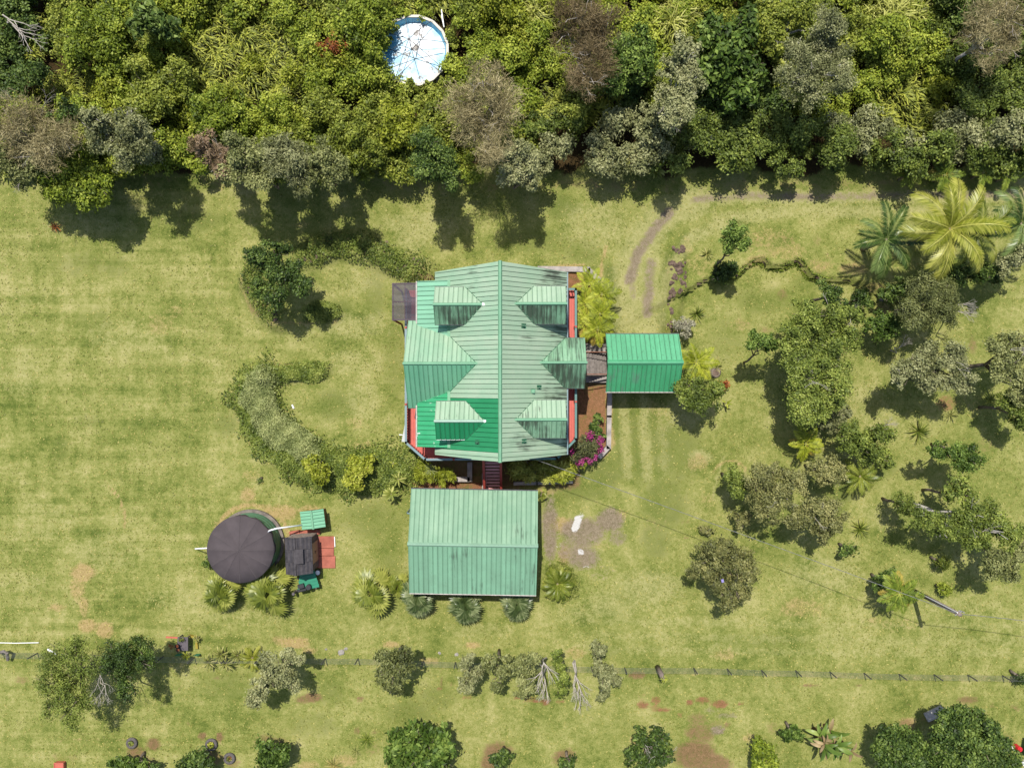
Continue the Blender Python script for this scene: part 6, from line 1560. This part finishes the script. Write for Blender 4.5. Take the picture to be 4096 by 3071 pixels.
mb = MB(); mb.tube([(.1, .1, PH - .3), (.22, .12, PH - .25), (.22, .12, PH + .05)], .04, 6); mb.tube([(-.2, -.1, PH - .1), (.2, .15, PH - .1)], .03, 6); mb.build('bracket', M['wire'], pole, False, (0, 0, 0))
def cable(a, b, sag, label, r=.014):
    a = Vector(a); b = Vector(b); mb = MB(); n = 40
    pts = [a.lerp(b, i / n) - Vector((0, 0, sag * 4 * (i / n) * (1 - i / n))) for i in range(n + 1)]
    mb.tube(pts, r, 5, False)
    L_ = (b - a).length; tw = []; m = int(L_ / .12)
    for i in range(m + 1):
        t = i / m; q0 = a.lerp(b, t) - Vector((0, 0, sag * 4 * t * (1 - t))); an = i * .8; tw.append(q0 + Vector((0, math.cos(an), math.sin(an))) * r * 1.1)
    mb.tube(tw, r * .55, 4, False)
    return tag(mb.build('power_cable', M['cable'], None, True), label, 'cable')
cable(P(2133, 1834, 4.6), pt - Vector((0, 0, .1)), .35, 'twisted power cable from the house to the utility pole')
cable(pt - Vector((0, 0, .1)), P(4500, 2535, 6.0), .3, 'power cable running from the pole past the right border')

# ------------------------------------------------------------------ small things
def tyre(px, py, R, label, fill):
    x, y, _ = P(px, py); mb = MB(); n, m = 28, 10; vs_, fs_ = [], []
    for i in range(n):
        a = 2 * math.pi * i / n
        for j in range(m):
            b = 2 * math.pi * j / m; rr = R - .105 + .105 * math.cos(b) * (1 + .0 * i); z = .11 + .10 * math.sin(b)
            if math.cos(b) > .9: rr += .008 * (i % 2)
            vs_.append((rr * math.cos(a), rr * math.sin(a), z))
    for i in range(n):
        for j in range(m): fs_.append((i * m + j, ((i + 1) % n) * m + j, ((i + 1) % n) * m + (j + 1) % m, i * m + (j + 1) % m))
    mb.add(vs_, fs_); t = thing('tyre_planter', label, 'tyre', (x, y, gz(x, y)), 'tyre planters on the lower lawn')
    mb.build('tyre', M['tyre'], t, True, (0, 0, 0))
    s = MB(); s.cyl((0, 0), R - .18, .0, .1, 18); s.build('soil', M['soil'], t, False, (0, 0, 0))
    if fill:
        rng = np.random.default_rng(int(px)); n_ = fill[1]; a = rng.uniform(0, 6.28, n_); r = (R - .2) * np.sqrt(rng.uniform(0, 1, n_))
        pos = np.stack([r * np.cos(a), r * np.sin(a), .14 + rng.uniform(0, .12, n_)], 1); v, q_ = leaf_quads(pos, unit(np.array([[0, 0, 1.]]) + rng.normal(size=(n_, 3)) * .4), fill[2], fill[2] * .8, rng)
        o = link('seedlings', np_mesh('seedlings', v, q_, M[fill[0]], rng.uniform(0, 1, n_)), t, (0, 0, 0)); o["kind"] = "stuff"
tyre(530, 2968, .36, 'leftmost old tyre planter beside the round soil patch', ('cover', 60, .09))
tyre(848, 2973, .39, 'tyre planter filled with round green leaves', ('lime', 130, .12))
tyre(920, 3029, .37, 'rightmost tyre planter, almost empty', ('cover', 30, .08))
rb = MB(); a = P(228, 3042); b = P(264, 3075); rb.box(a[0], b[0], b[1], a[1], 0, .3); rb = tag(rb.build('plastic_crate', M['salmon']), 'salmon pink plastic crate at the bottom left border', 'crate')
rr = MB(); 
for (x0, x1, y0, y1) in ((a[0] - .02, b[0] + .02, a[1] - .02, a[1] + .03), (a[0] - .02, a[0] + .03, b[1], a[1] - .021), (b[0] - .03, b[0] + .02, b[1], a[1] - .021)): rr.box(x0, x1, y0, y1, .27, .34)
rr.build('rim', M['salmon'], rb)
# grey table with pots, planter frame
tb = wthing('grey_table', 'grey plastic table with pots beside the wire fence', 'table', P(735, 2572))
t0 = P(710, 2601, .7); t1 = P(752, 2547, .7)
m = MB(); m.box(t0[0], t1[0], t0[1], t1[1], .66, .71); m.build('table_top', M['grey_plastic'], tb)
for xx in (t0[0] + .06, t1[0] - .06):
    for yy in (t0[1] + .06, t1[1] - .06): m = MB(); m.box(xx - .03, xx + .03, yy - .03, yy + .03, 0, .658); m.build('leg', M['grey_plastic'], tb)
for (px, py, mt, fm, l) in ((708, 2583, 'black', 'terracotta', 'black pot with orange soil leaning on the grey table'), (712, 2598, 'black', 'soil', 'empty black pot at the lower corner of the grey table')):
    c = P(px, py, .9); m = MB(); n_ = 16
    m.add([(c[0] + r * math.cos(2 * math.pi * k / n_), c[1] + r * math.sin(2 * math.pi * k / n_), z) for r, z in ((.09, .715), (.13, .95), (.11, .95), (.085, .74)) for k in range(n_)],
          [(j * n_ + k, j * n_ + (k + 1) % n_, (j + 1) * n_ + (k + 1) % n_, (j + 1) * n_ + k) for j in range(3) for k in range(n_)] + [tuple(range(n_ - 1, -1, -1)), tuple(range(3 * n_, 4 * n_))])
    o = tag(m.build('flower_pot', M[mt]), l, 'pot'); s = MB(); s.cyl((c[0], c[1]), .095, .86, .88, 14); s.build('soil', M[fm], o)
T('potted_cactus', 'round green plant standing on the grey table', [(725, 2557, 8, 1.0)], .98, 'fine', 'spiky', 'plant', base=(723, 2552), tr=.02)
pf = wthing('planter_frame', 'weathered yellow plank planter frame right of the grey table', 'planter', P(775, 2570))
for (a, b) in (((757, 2540), (786, 2548)), ((786, 2550), (790, 2592))): m = MB(); m.bar(PV(*a, .12), PV(*b, .12), .14, .24); m.build('plank', M['yellow_wood'], pf)
rosette('fleshy_plant', 'pale pinkish leaved plant on the planter frame', 'plant', 788, 2552, .24, 'dracaena', 18, .2, None, 210, (1.0, .6, .2), .8, stem=.4)
rosette('orange_plant', 'small orange bromeliad left of the grey table', 'plant', 686, 2582, .22, 'red_leaf', 10, .2, None, 211, (.9, .5, .2), .7)
m = MB(); m.bar(PV(664, 2547, .03), PV(712, 2549, .03), .1, .06); tag(m.build('red_edging', M['salmon']), 'faded red strip left of the grey table', 'edging')
for i, (x0, x1) in enumerate(((704, 726), (780, 800))):
    m = MB(); q0 = PV(x0, 2617, .25); q1 = PV(x1, 2617, .25); m.bar(q0, q1, .01, .5); tag(m.build('green_netting', M['netting']), ('green netting on the fence below the grey table', 'green netting on the fence beside the striped plants')[i], 'netting')
# old pipe and boards at the left border
m = MB(); m.tube([PV(-60, 2568, .06), PV(60, 2571, .06), PV(155, 2569, .06)], .028, 6); tag(m.build('white_pipe', M['pvc']), 'long white pipe lying along the left border fence', 'pipe')
m = MB(); m.bar(PV(190, 2595, .5), PV(226, 2617, .5), .1, .05); tag(m.build('white_board', M['white']), 'short white board beside the big canopied tree', 'board')
m = MB(); m.tube([PV(-10, 2612, .35), PV(15, 2604, .5), PV(28, 2612, .6), PV(32, 2638, .3)], .1, 8); tag(m.build('bent_pipe', M['timber']), 'dark bent pipe at the left border on the fence', 'pipe')
m = MB(); m.obox(PV(3738, 2852, .08), (.55, .26, 0), (-.14, .26, 0), (0, 0, .08)); tag(m.build('concrete_slab', M['bark_pale']), 'pale slab lying above the two round dark trees', 'slab')
c = PV(1172, 1626, .05); m = MB(); m.tube([c + Vector((-.06, .12, 0)), c + Vector((.05, -.12, 0))], .06, 8); tag(m.build('plastic_cup', M['white']), 'small white cup lying on the lawn beside the hedge mound', 'litter')
m = MB(); c = PV(2890, 2322, 3.4); m.obox(c, (.07, .02, 0), (-.02, .09, 0), (0, 0, .03)); tag(m.build('lilac_cloth', M['lilac']), 'lilac scrap on top of the isolated round tree', 'scrap')
# things cut by the lower right corner
m = MB(); n_ = 14; c = PV(4081, 2996, .5); m.cyl((c.x, c.y), .17, .0, .5, n_, .15); o = tag(m.build('red_drum', M['red_bright']), 'bright red drum near the lower right corner', 'drum'); l = MB(); l.cyl((c.x, c.y), .1, .5, .55, 10); l.build('lid', M['red_bright'], o)
m = MB(); m.tube([PV(4042, 2974, .5), PV(4062, 3010, .6), PV(4078, 3036, .6)], .025, 6); m.bar(PV(4064, 3014, .6), PV(4076, 3020, .6), .12, .1); tag(m.build('white_handle', M['white']), 'white handled frame beside the red drum', 'frame')  # white handle on a frame, purpose unknown
m = MB()
for a, b in (((4088, 3052), (4100, 3040)), ((4088, 3052), (4100, 3064)), ((4100, 3040), (4112, 3052)), ((4100, 3064), (4112, 3052))): m.bar(PV(*a, .5), PV(*b, .5), .07, .07)
for a in ((4088, 3052), (4112, 3052)): q0 = PV(*a, .5); m.bar(q0, (q0.x, q0.y, 0), .05, .05)
tag(m.build('white_frame', M['white']), 'white square frame cut by the lower right corner', 'frame')  # open white frame of unidentified use
m = MB(); q0 = PV(4096, 2975); m.prism([(q0.x - .25, q0.y - .5), (q0.x + .9, q0.y - .5), (q0.x + .9, q0.y + .45), (q0.x - .1, q0.y + .4)], -.02, .5); tag(m.build('green_tarp', simple('green_tarp', C(60, 86, 56), .6, .3, .2, 3)), 'dark green covered bench at the right border', 'bench')
# stump hole
m = MB(); q0 = P(2862, 1490); m.cyl(q0, .35, .0, .12, 14, .28); st_ = tag(m.build('tree_stump', M['bark']), 'dark rotten stump right of the garage', 'stump')
m = MB(); m.cyl(q0, .2, .12, .13, 12); m.build('hollow', M['rock'], st_)
for k in list(bpy.data.objects):
    if "_w" in k: del k["_w"]
